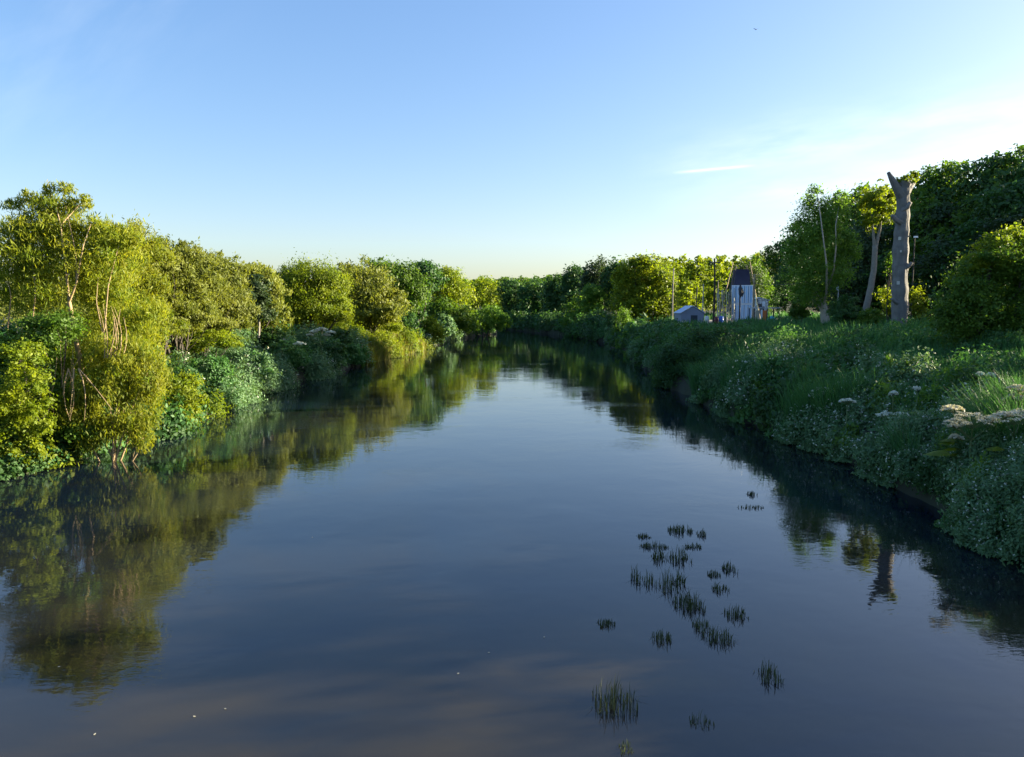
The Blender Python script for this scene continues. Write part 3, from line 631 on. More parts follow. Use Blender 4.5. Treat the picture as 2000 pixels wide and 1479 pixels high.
# far wood: one mass of crowns on the hills beyond the bend and behind the left bank
def mass(name, label, pts, mat, nl=70):
    """pts: x, y, top z, radius"""
    parts = []; g = np.random.default_rng(23)
    for x, y, zt, r in pts:
        z0 = gz(x, y); h = zt - z0; L = 2.3 * y / 725
        for q in range(4):
            f = (0.88, 0.6, 0.45, 0.25)[q]; a = g.random() * 6.28
            c = (x + math.cos(a) * r * 0.45 * (q > 0), y + math.sin(a) * r * 0.45 * (q > 0), z0 + h * f)
            rr = np.array((r, r, h * 0.3)) * ((0.55, 0.8, 0.85, 0.9)[q])
            rr[2] = h * (0.14, 0.26, 0.28, 0.28)[q]
            n = int(np.clip(1.0 * 4 * math.pi * rr[0] * rr[2] / (L * L * 0.3), 40, 420))
            v, ff, t, _ = lobe(c, rr, n, L, 0.6, 0.22, 16, 0.5, 0, g); parts.append((v, ff, t))
    V, F, T = join(parts)
    o = link(name, mesh_np(name, V, F, M[mat] if isinstance(mat, str) else mat, T)); return tag(o, label, 'woodland', kind='stuff')
g = np.random.default_rng(29)
pts = []
for Y, pxs, tops, stp in ((250, (960, 1330), ([960, 1050, 1200, 1330], [552, 550, 532, 520]), 20), (330, (900, 1330), ([900, 1000, 1100, 1200, 1330], [545, 546, 542, 528, 512]), 16), (430, (640, 1330), ([640, 800, 930, 1050, 1330], [550, 545, 541, 540, 510]), 14)):
    for u in np.arange(pxs[0], pxs[1], stp):
        u2 = u + g.normal() * 4; p = at(u2, np.interp(u2, *tops) + abs(g.normal()) * 4, Y + g.normal() * 8); pts.append((p[0], p[1], p[2], stp * Y / FPX * 0.95))
mass('far_woodland', 'far green wooded hillside beyond the river bend', pts, 'mid')
pts = []
for Y, pxs, tops, stp in ((165, (1290, 1420), ([1290, 1440], [545, 540]), 24), (190, (1280, 1440), ([1280, 1480], [522, 520]), 22), (215, (1260, 1500), ([1260, 1400, 1500], [508, 505, 505]), 20), (260, (1260, 1520), ([1260, 1330, 1450, 1520], [505, 500, 496, 490]), 18)):
    for u in np.arange(pxs[0], pxs[1], stp):
        u2 = u + g.normal() * 4; p = at(u2, np.interp(u2, *tops) + abs(g.normal()) * 5, Y + g.normal() * 5); pts.append((p[0], p[1], p[2], stp * Y / FPX * 0.8))
mass('hillside_woodland', 'sunlit yellow-green wood on the slope behind the leaning poles', pts, 'bright')
pts = []
for Y, x0, x1, top in ((35, -70, -26, 9), (48, -75, -28, 9.8), (62, -80, -29, 9.9), (80, -90, -27, 10), (100, -90, -24, 10.3), (125, -95, -22, 10.5), (155, -100, -20, 11), (190, -120, -60, 12)):
    for x in np.arange(x0, x1, 5.0): pts.append((x + g.normal(), Y + g.normal() * 3, top + g.normal() * 0.4, 3.4))
mass('left_woodland', 'olive wood stretching away behind the left bank tree row', pts, 'olive')

# ---------------------------------------------------------------- ground cover along the banks
def edge_x(y, side):
    P = RS if side > 0 else LS
    k = P[:, 1].argmax() if False else np.argmax(np.diff(P[:, 1], append=-1) < 0)
    Q = P[:max(k, 2)] if k > 2 else P
    Q = Q[np.argsort(Q[:, 1])]
    return np.interp(y, Q[:, 1], Q[:, 0])

def bank_samples(n, side, s0, s1, y0, y1, g, pw=1.5, spow=1.0):
    e = 1 - pw; u = g.random(n); y = (y0 ** e + u * (y1 ** e - y0 ** e)) ** (1 / e)
    s_ = s0 + (s1 - s0) * g.random(n) ** spow
    return edge_x(y, side) + side * s_, y, s_

def cover_height(x, y, s_, lo, hi):
    a = vnoise(x, y, 2.2, 1) * 0.55 + vnoise(x, y, 0.9, 2) * 0.45
    return lo + (hi - lo) * a

def blades(name, label, mat, n, side, s0, s1, y0, y1, lo, hi, keep=None, seed=1, spow=1.0, pw=1.6, lean=0.25, wpx=0.8):
    g = np.random.default_rng(seed)
    x, y, s_ = bank_samples(n, side, s0, s1, y0, y1, g, pw, spow)
    # gather blades into tussocks
    q = vnoise(x, y, 1.1, 5) + 0.5 * vnoise(x, y, 0.45, 6); m = q > 0.42 + 0.3 * g.random(n)
    if keep is not None: m &= keep(x, y, s_, g)
    x, y, s_ = x[m], y[m], s_[m]; n = len(x)
    z0 = np.maximum(ground_z(x, y), 0) - 0.05
    H = (lo + (hi - lo) * vnoise(x, y, 1.6, 8)) * (0.7 + 0.5 * g.random(n))
    a = g.random(n) * 6.28; wd = np.maximum(wpx * y / 725, 0.012) * (0.7 + 0.6 * g.random(n))
    ln = lean * H * (0.4 + g.random(n)); wx, wy = 0.5 * lean * H * np.sin(x * 0.7 + y * 0.3), 0.4 * lean * H * np.cos(y * 0.5)
    dx, dy = np.cos(a) * ln + wx, np.sin(a) * ln + wy
    b = g.random(n) * 6.28; sx, sy = np.cos(b) * wd / 2, np.sin(b) * wd / 2
    B = np.stack([x, y, z0], 1); S = np.stack([sx, sy, 0 * sx], 1); D = np.stack([dx, dy, 0 * dx], 1); Zv = np.stack([0 * x, 0 * x, H], 1)
    V = np.stack([B - S, B + S, B + D * 0.35 + Zv * 0.6 + S * 0.9, B + D + Zv + S * 0.15, B + D + Zv - S * 0.15, B + D * 0.35 + Zv * 0.6 - S * 0.9], 1).reshape(-1, 3)
    i = np.arange(n)[:, None] * 6
    F = np.concatenate([i + np.array([[0, 1, 2, 5]]), i + np.array([[5, 2, 3, 4]])])
    t = np.clip(vnoise(x, y, 3.0, 9) * 0.7 + 0.3 * g.random(n), 0, 1)
    return tag(link(name, mesh_np(name, V, F, M[mat], np.concatenate([t, t]))), label, 'grass', kind='stuff')


class Stuff:
    def __init__(q): q.p = []
    def add(q, v, f, t): q.p.append((v, f, t))
    def build(q, name, label, mat, cat='undergrowth'):
        V, F, T = join(q.p); return tag(link(name, mesh_np(name, V, F, M[mat], T)), label, cat, kind='stuff')

def mound(st, x, y, z, R_, H, g, px=4.2, asp=0.5, cover=1.25, flowers=None, nf=0.05, droop=0.35):
    """one rounded herb clump added to a ground-cover object"""
    L = max(px * y / 725 * (1.0 if y < 40 else 0.75), 0.105); n = int(np.clip(cover * 2 * math.pi * R_ * max(R_, H) / (L * L * asp * 0.5), 30, 2600))
    d = unit(g.normal(size=(n, 3))); d[:, 2] = np.abs(d[:, 2]) * 1.1 - 0.25 * g.random(n); d = unit(d)
    lump = 1 + 0.32 * np.sin(d[:, 0] * 5 + x * 9) * np.sin(d[:, 1] * 5 + y * 7) + 0.16 * g.normal(size=n)
    rad = (0.62 + 0.40 * g.random(n) ** 0.5) * lump
    ns = max(2, n // 90); sd_ = unit(g.normal(size=(ns, 3)) * (0.6, 0.6, 0.3) + (0, 0, 1.0)); sk = g.integers(0, ns, n); sh = g.random(n) < 0.16      # upright shoots
    d = np.where(sh[:, None], unit(sd_[sk] + g.normal(size=(n, 3)) * 0.07), d); rad = np.where(sh, 0.8 + 0.65 * g.random(n), rad)
    P = np.array((x, y, z)) + d * rad[:, None] * np.array((R_, R_, H)); P[:, 2] = np.maximum(P[:, 2], 0.05 + 0.1 * g.random(n))
    NN = unit(d * 0.9 + g.normal(size=(n, 3)) * 0.45 + (0, 0, 0.15)); A = unit(np.cross(NN, g.normal(size=(n, 3))) + (0, 0, -droop))
    l = L * (0.55 + 0.9 * g.random(n)); t = np.clip(g.random() * 0.6 + 0.2 + g.normal(size=n) * 0.18, 0, 1)
    st.add(*leaves(P, A, NN, l, l * asp), t)
    if flowers is not None:
        m = max(3, int(2 * math.pi * R_ * R_ * nf * 100 / max(1, (y / 22) ** 1.3))); k = g.integers(0, n, m); c = np.array((x, y, z)) + d[k] * np.array((R_, R_, H)) * (lump[k] * 1.04)[:, None]
        c = c[c[:, 2] > 0.15]; m = len(c)
        if m:
            I = np.repeat(np.arange(m), 3); q = len(I); Lf = max(1.4 * y / 725, 0.040) * (0.6 + 0.8 * g.random(q))
            Pf = c[I] + g.normal(size=(q, 3)) * Lf[:, None] * 0.4; Nf = unit(g.normal(size=(q, 3)) * 0.7 + (0, -0.4, 0.8))
            flowers.add(*leaves(Pf, np.cross(Nf, g.normal(size=(q, 3))), Nf, Lf, Lf * 0.8), g.random(q))

yard = lambda x, y: ~((x > 23.5) & (x < 42) & (y > 83) & (y < 112))
g = np.random.default_rng(50)
rh, rg, rm, rf, rb = Stuff(), Stuff(), Stuff(), Stuff(), Stuff()
x, y, s_ = bank_samples(600, 1, -0.30, 4.6, 12.0, 150, g, 1.15, 1.1); z = np.maximum(ground_z(x, y), -0.05)
zone = vnoise(x, y, 4.5, 31) + 0.35 * vnoise(x, y, 1.3, 32)
for i in range(len(x)):
    R_ = min((0.40 + 0.45 * g.random()) * (1 + y[i] * 0.008), 0.60 + s_[i] * 0.9); H = R_ * (0.5 + 0.9 * g.random()) + 0.1
    zz = zone[i] + g.normal() * 0.08
    if 47 < y[i] < 61 and s_[i] < 6: continue
    a_ = 0.3 + 0.35 * g.random(); q_ = 3.2 + 3.2 * g.random() ** 2
    if g.random() < 0.10: mound(rb, x[i], y[i], z[i], R_ * 0.8, H * 1.1, g, q_, a_)
    elif zz > 0.78: mound(rg, x[i], y[i], z[i], R_, H, g, 3.4, 0.4, flowers=rf if (y[i] < 45 and g.random() < 0.8) else None, nf=0.30)
    elif zz > 0.52: mound(rh, x[i], y[i], z[i], R_, H, g, q_, a_, flowers=rf if (y[i] < 40 and g.random() < 0.5) else None, nf=0.20)
    else: mound(rm, x[i], y[i], z[i], R_, H, g, q_ + 1, a_)
x, y, s_ = bank_samples(330, 1, 4, 24, 14, 120, g, 1.2); z = ground_z(x, y); k = yard(x, y)
for i in np.nonzero(k)[0]:
    R_ = (0.5 + 0.7 * g.random()) * (1 + y[i] * 0.006); mound(rh if g.random() < 0.6 else rm, x[i], y[i], z[i], R_, R_ * (0.45 + 0.4 * g.random()) * (0.4 if y[i] > 48 and s_[i] > 9 else 1), g, 3.4, 0.5, cover=1.0)
for yy in np.concatenate([np.arange(12.5, 48, 0.5), [22.3, 22.8, 23.2, 23.7, 24.2, 22.6, 23.4, 24.0]]):
    xx = float(edge_x(np.array([yy]), 1)[0]) + 0.1 + 0.5 * g.random(); R_ = 0.30 + 0.35 * g.random(); q_ = g.random()
    mound(rm if q_ < 0.5 else (rh if q_ < 0.8 else rg), xx, yy, 0.3 + 0.4 * g.random(), R_, R_ * (0.8 + 0.6 * g.random()), g, 3.8, 0.45, droop=0.9, flowers=rf if g.random() < 0.3 else None, nf=0.12)
# foot of the outer bend
k = (RS[:, 1] > 128) & (RS[:, 0] > -60); Q = RS[k]
for i in range(0, len(Q), 2):
    for off in (0.8, 3.0):
        nrm = np.array((1.0, 0.25)) if Q[i, 1] < 185 else np.array((0.4, 1.0)); p = Q[i] + unit(nrm) * off + g.normal(size=2) * 0.5
        R_ = 1.4 + 1.0 * g.random(); mound(rm if g.random() < 0.7 else rh, p[0], p[1], max(gz(p[0], p[1]), 0), R_, R_ * (0.9 + 0.6 * g.random()), g, 3.0, 0.5, cover=1.1)
rb.build('fresh_undergrowth', 'fresh yellowish green leafy plants dotted along the right bank', 'birch')
rh.build('leafy_undergrowth', 'mid green leafy herbs covering the edge of the right bank', 'herb')
rg.build('feathery_undergrowth', 'greyish green feathery herbs on the edge of the right bank', 'grey')
rm.build('dark_undergrowth', 'dark broad-leaved weeds on the edge of the right bank', 'dark')
rf.build('white_blossom', 'small white flowers scattered over the herbs at the right bank edge', 'white', 'flowers')
blades('bank_grass', 'long green grass on the right bank slope', 'grass', 230000, 1, 2.0, 32, 12.5, 135, 0.55, 1.25, keep=lambda x, y, s_, g: yard(x, y) & ((y < 48) | (s_ < 9) | (g.random(len(x)) < 0.55)), seed=54)
blades('waterside_grass', 'tufts of tall thin grass among the herbs at the right bank edge', 'grass', 60000, 1, 0.0, 4, 12.5, 110, 0.9, 2.0, keep=lambda x, y, s_, g: vnoise(x, y, 1.4, 91) > 0.66, seed=59, lean=0.4)
lh, lg, lm, lf_, ly = Stuff(), Stuff(), Stuff(), Stuff(), Stuff()
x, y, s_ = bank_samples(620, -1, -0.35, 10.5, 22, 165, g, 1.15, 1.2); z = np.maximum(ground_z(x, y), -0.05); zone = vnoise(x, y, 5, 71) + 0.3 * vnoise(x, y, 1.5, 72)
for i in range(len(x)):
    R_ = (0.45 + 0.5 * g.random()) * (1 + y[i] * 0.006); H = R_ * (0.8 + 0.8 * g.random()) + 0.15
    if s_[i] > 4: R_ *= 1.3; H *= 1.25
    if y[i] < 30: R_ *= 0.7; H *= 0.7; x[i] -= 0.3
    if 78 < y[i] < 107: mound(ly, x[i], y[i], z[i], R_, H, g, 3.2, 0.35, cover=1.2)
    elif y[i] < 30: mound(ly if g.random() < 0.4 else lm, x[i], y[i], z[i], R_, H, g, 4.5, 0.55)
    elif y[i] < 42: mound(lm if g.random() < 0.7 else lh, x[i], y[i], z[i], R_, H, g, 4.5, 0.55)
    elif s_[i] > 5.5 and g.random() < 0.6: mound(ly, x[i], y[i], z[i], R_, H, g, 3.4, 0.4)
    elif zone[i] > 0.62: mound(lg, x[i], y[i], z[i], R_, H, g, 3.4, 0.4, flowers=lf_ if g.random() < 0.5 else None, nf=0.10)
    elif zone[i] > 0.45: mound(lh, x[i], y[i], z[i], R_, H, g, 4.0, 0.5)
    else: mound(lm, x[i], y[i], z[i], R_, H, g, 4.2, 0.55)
for yy in np.arange(19, 47, 0.5):
    xx = float(edge_x(np.array([yy]), -1)[0]) - (-0.1 + 0.7 * g.random()); R_ = 0.45 + 0.4 * g.random(); q_ = g.random()
    mound(lm if q_ < 0.5 else (lh if q_ < 0.75 else ly), xx, yy, 0.15, R_, R_ * (0.8 + 0.6 * g.random()), g, 4.2, 0.5)
for yy in np.arange(36, 74, 0.8):
    xx = float(edge_x(np.array([yy]), -1)[0]) - 4.5 - 3.5 * g.random(); R_ = 0.8 + 0.5 * g.random()
    mound(ly if g.random() < 0.55 else lh, xx, yy, gz(xx, yy), R_, R_ * (1.1 + 0.7 * g.random()), g, 3.4, 0.4)
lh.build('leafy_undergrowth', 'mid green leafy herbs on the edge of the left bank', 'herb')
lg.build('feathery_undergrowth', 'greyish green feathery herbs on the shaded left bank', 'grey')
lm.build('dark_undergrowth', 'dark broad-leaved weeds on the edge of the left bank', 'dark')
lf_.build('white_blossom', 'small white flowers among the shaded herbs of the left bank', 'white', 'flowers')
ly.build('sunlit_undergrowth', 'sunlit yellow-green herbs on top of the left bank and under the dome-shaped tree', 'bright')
blades('yellow_grass', 'sunlit yellow grass on the left bank under the dome-shaped tree', 'straw', 42000, -1, -0.6, 6, 76, 108, 0.9, 1.7, seed=57, pw=1.1, wpx=1.0)
blades('plateau_grass', 'rough grass on top of the left bank below the trees', 'straw', 26000, -1, 5, 16, 30, 110, 0.5, 1.0, seed=58, wpx=1.0)

# ---------------------------------------------------------------- giant hogweed
M['stalk'] = plain('green_stalk', (0.10, 0.15, 0.05), 0.7, 0.3, 5)
def hogweed(label, Y, umbels, big=1.0, mat='cream', leaf='herb', group=None, seed=1, nl=4):
    """umbels: (px, py, rpx)"""
    g = np.random.default_rng(seed); s = Y / FPX
    u0 = umbels[0]; b = at(u0[0], u0[1], Y); zt = b[2]; b[2] = max(gz(b[0], b[1]), 0.0)
    o = thing('giant_hogweed', b, label, 'hogweed', group)
    st = Tubes(6); hub = np.array((0, 0, (zt - b[2]) * 0.6))
    st.add(bez((0, 0, -0.1), hub, g, 6, 0.03), np.linspace(0.035, 0.026, 6))
    for (u, v, r) in umbels:
        c = at(u, v, Y + g.normal() * 0.15) - b; R_ = r * s * 1.1
        base = c - np.array((0, 0, R_ * 0.75)); st.add(bez(hub, base, g, 6, 0.08), np.linspace(0.022, 0.012, 6))
        nr = 32; a = g.random(nr) * 6.28; rr = R_ * np.sqrt(np.linspace(0.02, 1, nr)); P = []; NN = []
        ray = Tubes(3)
        for q in range(nr):
            e = c + np.array((math.cos(a[q]) * rr[q], math.sin(a[q]) * rr[q], -0.38 * R_ * (rr[q] / R_) ** 2 + g.normal() * 0.02))
            ray.add(np.array([base, (base + e) / 2 + (0, 0, -0.05 * R_), e]), [0.006, 0.005, 0.004])
            m = 26; aa = g.random(m) * 6.28; r2 = R_ * 0.18 * np.sqrt(g.random(m))
            P.append(e + np.stack([np.cos(aa) * r2, np.sin(aa) * r2, g.normal(size=m) * 0.012 - 0.3 * r2], 1))
        P = np.concatenate(P); m = len(P); NN = unit(g.normal(size=(m, 3)) * 0.4 + np.array((0, -0.2, 1.0))); A = np.cross(NN, g.normal(size=(m, 3)))
        L = max(0.045, 1.4 * Y / 725) * (0.6 + 0.7 * g.random(m)); V, F = leaves(P, A, NN, L, L * 0.8)
        um = link('umbel', mesh_np('umbel', V, F, M[mat], g.random(m)), o); ray.build('ray', M['stalk'], um)['kind'] = 'stuff'
    st.build('stem', M['stalk'], o)
    for q in range(nl):   # jagged lobed leaves on stalks
        a = g.random() * 6.28; ln = (0.55 + 0.35 * g.random()) * big; z = hub[2] * (0.35 + 0.5 * g.random())
        d = np.array((math.cos(a), math.sin(a), 0)); cen = d * ln * 0.7 + np.array((0, 0, z + 0.15)); P = []; A = []; L = []
        for lob in np.linspace(-2.2, 2.2, 9):
            dd = np.array((math.cos(a + lob), math.sin(a + lob), -0.35)); l = ln * (0.55 - 0.10 * abs(lob)); P.append(cen + dd * l * 0.5); A.append(dd); L.append(l)
            for sgn in (-0.45, 0.45):
                d2 = np.array((math.cos(a + lob + sgn), math.sin(a + lob + sgn), -0.4)); P.append(cen + dd * l * 0.45 + d2 * l * 0.22); A.append(d2); L.append(l * 0.5)
        V, F = leaves(np.array(P), np.array(A), np.tile([[0.05, -0.1, 1.0]], (len(P), 1)), np.array(L), np.array(L) * 0.42)
        link('leaf', mesh_np('leaf', V, F, M[leaf], g.random(len(P))), o)
    return o
hogweed('largest cream hogweed, its broad umbel over bright yellow-green leaves on the near right bank', 21, [(1900, 806, 38), (1872, 818, 22), (1862, 792, 18), (1937, 812, 18), (1868, 850, 11), (1864, 828, 10)], 1.1, 'cream', 'bright', seed=1, nl=5)
hogweed('cream hogweed cut by the right edge with yellow-green leaves', 20, [(1982, 802, 34), (1962, 806, 18), (1995, 800, 20)], 1.0, 'cream', 'bright', seed=2)
hogweed('tall hogweed at the right edge with three umbels stacked above the others', 22, [(1990, 752, 18), (1985, 770, 22), (2004, 764, 22)], 0.8, 'cream', seed=3)
hogweed('white hogweed with the farthest flat umbel on the right bank, beside the grey herbs', 33, [(1662, 741, 25), (1640, 748, 12)], 0.8, 'white', seed=4)
hogweed('white hogweed with several umbels just left of the farthest flat umbel', 32, [(1608, 756, 20), (1622, 762, 14), (1592, 768, 12), (1630, 770, 10)], 0.8, 'white', seed=5)
hogweed('small hogweed with a single umbel below the farthest flat umbel', 29, [(1655, 779, 13)], 0.6, 'white', seed=6)
hogweed('hogweed with a greenish white umbel halfway down the near right bank', 26.5, [(1735, 804, 20), (1760, 806, 12)], 0.7, 'white', seed=7)
hogweed('white hogweed umbels in front of the bright rounded tree on the left bank', 64, [(628, 640, 11), (645, 646, 8), (612, 645, 8), (637, 652, 7), (604, 652, 6)], 0.9, 'white', seed=8)
hogweed('small white hogweed at the foot of the right pale trunk on the left bank', 60, [(552, 661, 8), (562, 668, 6), (543, 668, 5)], 0.8, 'white', seed=9)
hogweed('small white hogweed low on the left bank beside the shaded dome', 58, [(502, 700, 11), (585, 668, 10)], 0.8, 'white', seed=10)
for i, (u, v) in enumerate(((1745, 766), (1790, 757), (1915, 728), (1935, 730))):
    hogweed(('small pale flower head in the grass, leftmost of four above the near hogweeds', 'small pale flower head in the grass, second from the left above the near hogweeds',
             'small pale flower head in the shade under the large right bush, left one', 'small pale flower head in the shade under the large right bush, right one')[i], 27 if i < 2 else 25, [(u, v, 7)], 0.4, 'white', seed=11 + i, nl=2)

# ---------------------------------------------------------------- reed tufts standing in the water
tufts = [(945, 168, 40, 30, 'small dark tuft farthest out in the river'), (935, 232, 110, 26, 'sparse row of leaf tips just nearer than the farthest tuft'), (585, 350, 100, 52, 'wide tuft at the far end of the main group'),
         (690, 368, 34, 46, 'thin upright tuft right of the wide far tuft'), (645, 428, 70, 36, 'low tuft nearer than the thin upright one'), (400, 378, 56, 26, 'few short blades at the far left of the main group'),
         (450, 428, 120, 36, 'broad tuft at the head of the diagonal band'), (478, 485, 60, 70, 'second tuft of the diagonal band'), (520, 625, 60, 120, 'tall tuft in the left side of the diagonal band'),
         (580, 490, 86, 84, 'dense tuft beside the head of the diagonal band'), (572, 600, 50, 90, 'straggling blades under the dense tuft in the band'), (362, 590, 38, 90, 'tall oval tuft left of the band, left one of a pair'),
         (428, 605, 42, 90, 'tall oval tuft left of the band, right one of a pair'), (755, 570, 50, 40, 'small tuft right of the band, upper left of three'), (785, 642, 68, 52, 'dark tuft right of the band, lowest of three'),
         (830, 548, 50, 66, 'upright tuft right of the band, upper right of three'), (600, 720, 80, 90, 'left half of the middle of the diagonal band'), (655, 730, 80, 110, 'right half of the middle of the diagonal band'),
         (690, 830, 70, 80, 'tuft near the lower end of the diagonal band'), (775, 890, 118, 84, 'wide tuft at the lower end of the diagonal band'), (862, 772, 88, 72, 'squarish lone tuft right of the lower band'),
         (216, 815, 74, 46, 'low lone tuft left of the lower band'), (488, 888, 88, 74, 'squarish lone tuft below the band on its left'), (1026, 1075, 88, 110, 'leafy tuft with a tall spike, farthest right of the near tufts'),
         (258, 1215, 180, 160, 'largest tuft in the near water'), (690, 1305, 100, 60, 'faint thin tuft in the near water right of the largest'), (314, 1440, 56, 44, 'small dark tuft at the bottom edge of the photo')]
for i, (cx, cy, wd, h, lb) in enumerate(tufts):
    g = np.random.default_rng(300 + i); px, py = 1100 + cx / 2.555, 900 + (cy + 2) / 2.555
    dv = dirvec(px, py); t = -CAM_H / dv.z; p = np.array((dv.x * t, dv.y * t, 0.0)); s = p[1] / FPX / 2.555 * 1.22
    Wd = wd * s; Hh = h * s * 0.62; n = int(np.clip(wd * 0.95, 16, 150)) * (1 if 'sparse' not in lb and 'faint' not in lb else 0.5); n = int(n)
    o_y = (g.random(n) - 0.5) * max(h * s * 1.2, 0.25)
    x = (g.random(n) - 0.5) * Wd; ht = Hh * (0.35 + 0.75 * g.random(n)) * (1 - 0.5 * (np.abs(x) / (Wd / 2 + 1e-6)) ** 2)
    bw = np.maximum(0.008, 0.55 * p[1] / 725) * (0.7 + 0.6 * g.random(n)); lx = g.normal(size=n) * 0.16 * ht + 0.06 * ht; ly = g.normal(size=n) * 0.25 * ht; fl = g.random(n) < 0.3; ht = np.where(fl, ht * 0.35, ht); lx = np.where(fl, lx + g.normal(size=n) * 0.35 * Hh, lx); ly = np.where(fl, ly - 0.8 * Hh * g.random(n), ly)
    B = np.stack([x, o_y, np.full(n, -0.12)], 1); a = g.normal(size=n) * 0.5; S = np.stack([np.cos(a), np.sin(a), 0 * a], 1) * bw[:, None] / 2
    Mi = np.stack([x + lx * 0.35, o_y + ly * 0.3, ht * 0.6], 1); T = np.stack([x + lx, o_y + ly, ht], 1)
    V = np.stack([B - S, B + S, Mi + S, T + S * 0.2, T - S * 0.2, Mi - S], 1).reshape(-1, 3); q = np.arange(n)[:, None] * 6
    F = np.concatenate([q + np.array([[0, 1, 2, 5]]), q + np.array([[5, 2, 3, 4]])]); tn = g.random(n)
    tag(link('reed_tuft', mesh_np('reed_tuft', V, F, M['reed'], np.concatenate([tn, tn])), None, p), lb, 'reeds', 'reed tufts standing in the river')
lf = None
for i, (u, v) in enumerate(((1063, 1245), (380, 1400), (185, 1435), (115, 1303), (440, 1385), (610, 1050), (955, 1275), (895, 1316))):
    dv = dirvec(u, v); t = -CAM_H / dv.z; g = np.random.default_rng(i)
    V = np.array([(-0.05, 0, 0.006), (-0.02, 0.025, 0.012), (0.03, 0.022, 0.012), (0.06, 0, 0.02), (0.03, -0.022, 0.010), (-0.02, -0.025, 0.012)]) * 0.42
    o = link('floating_petal', mesh_np('floating_petal', V, np.array([[0, 1, 2, 3], [0, 3, 4, 5]]), M['cream'], [0.5, 0.5]), None, (dv.x * t, dv.y * t, 0.003)); o.rotation_euler = (0, 0, g.random() * 6)
    tag(o, 'tiny pale petal floating on the dark near water', 'petal', 'petals floating on the river')

# ---------------------------------------------------------------- yard with containers on the right bank
YD = 96.0; K = YD / FPX
def gp(px, py, Y=YD):
    p = at(px, py, Y); p[2] = gz(p[0], p[1]); return p
yx, yy = np.meshgrid(np.linspace(24.3, 40.5, 26), np.linspace(85, 111, 30)); yz = ground_z(yx, yy) + 0.03
yi = np.arange(26 * 30).reshape(30, 26)
tag(link('gravel_yard', mesh_np('gravel_yard', np.stack([yx, yy, yz], -1).reshape(-1, 3), np.stack([yi[:-1, :-1], yi[:-1, 1:], yi[1:, 1:], yi[1:, :-1]], -1).reshape(-1, 4), plain('gravel', (0.24, 0.21, 0.18), 0.95, 0.3, 2), smooth=True)), kind='structure')
cblue = plain('pale_blue_paint', (0.34, 0.62, 0.95), 0.5, 0.12, 0.8); cwhite = plain('white_paint', (0.80, 0.84, 0.90), 0.55, 0.10, 1)
cdark = plain('dark_steel', (0.03, 0.035, 0.05), 0.6, 0.3, 3)
def container(label, zb):
    b = gp(1448, 620); b[2] = zb; W, D, H = 2.6, 6.0, 2.4
    o = thing('shipping_container', b, label, 'container'); o.rotation_euler = (0, 0, -0.285)
    # corrugated shell
    bx = Boxes(); bx.add((0, D / 2, H / 2), (W - 0.12, D - 0.1, H - 0.12)); bx.build('body', cblue, o)
    rb = Boxes()
    for y in np.arange(0.25, D - 0.1, 0.28):
        for sx in (-1, 1): rb.add((sx * (W / 2 - 0.045), y, H / 2), (0.05, 0.14, H - 0.3))
    rb.build('corrugation', cblue, o)
    fr = Boxes()
    for sx in (-1, 1): fr.add((sx * (W / 2 - 0.06), 0, H / 2), (0.12, 0.14, H)); fr.add((sx * (W / 2 - 0.06), D, H / 2), (0.12, 0.14, H))
    for z in (0.07, H - 0.07): fr.add((0, 0.003, z), (W - 0.24, 0.12, 0.13)); fr.add((0, D, z), (W - 0.24, 0.12, 0.13))
    fr.build('frame', cwhite, o)
    for sx in (-1, 1):
        dr = Boxes(); dr.add((sx * 0.54, -0.01, H / 2), (1.05, 0.06, H - 0.28)); d = dr.build('door', cwhite if sx < 0 else cblue, o)
        rr = Boxes()
        for q in (-0.36, -0.12, 0.12, 0.36): rr.add((sx * 0.54 + q, -0.055, H / 2), (0.10, 0.03, H - 0.36))
        rr.build('corrugation', cblue if sx < 0 else cwhite, d)
        for q in (-0.24, 0.24):
            lb_ = Tubes(6); lb_.add(np.array([(sx * 0.54 + q, -0.09, 0.1), (sx * 0.54 + q, -0.09, H - 0.1)]), 0.022); lb_.build('locking_bar', cdark, d)
    return o, H
zb = gp(1448, 620)[2] + 0.03
c1, Hc = container('pale blue and white container standing on the ground, lower of two', zb)
c2, _ = container('pale blue and white container on top, upper of two', zb + Hc + 0.03)
timber = plain('timber', (0.30, 0.22, 0.13), 0.8, 0.3, 4); ptimber = plain('pale_timber', (0.42, 0.36, 0.26), 0.8, 0.25, 4)
def pole(name, label, px, y0, y1, Y, r0, r1, mat, cat='pole', extra=None, group=None):
    b = gp(px, y0, Y); h = at(px, y1, Y)[2] - b[2]; o = thing(name, b, label, cat, group); t = Tubes(8)
    g = np.random.default_rng(int(px)); t.add(bez((0, 0, -0.3), (g.normal() * 0.06, 0, h), g, 6, 0.01), np.linspace(r0, r1, 6)); t.build('post', mat, o)
    if extra: extra(o, h)
    return o
def bundle(o, h):
    g = np.random.default_rng(9); t = Tubes(8)
    t.add(np.array([(0, -0.12, h - 1.7), (0.02, -0.16, h - 1.2), (-0.03, -0.16, h - 0.6), (0, -0.12, h - 0.15)]), [0.08, 0.24, 0.27, 0.10]); t.build('rolled_net', cdark, o)
    t = Tubes(6); t.add(np.array([(0.24, -0.1, h - 1.6), (0.32, -0.13, h - 1.1), (0.2, -0.1, h - 0.5)]), [0.05, 0.15, 0.07]); t.build('rope_coil', cdark, o)
def crossarm(o, h):
    bx = Boxes(); bx.add((0, 0, h - 0.5), (1.3, 0.1, 0.12)); bx.build('crossarm', cdark, o)
    for q in (-0.55, 0.55):
        t = Tubes(6); t.add(np.array([(q, 0, h - 0.44), (q, 0, h - 0.28)]), [0.05, 0.03]); t.build('insulator', cdark, o)
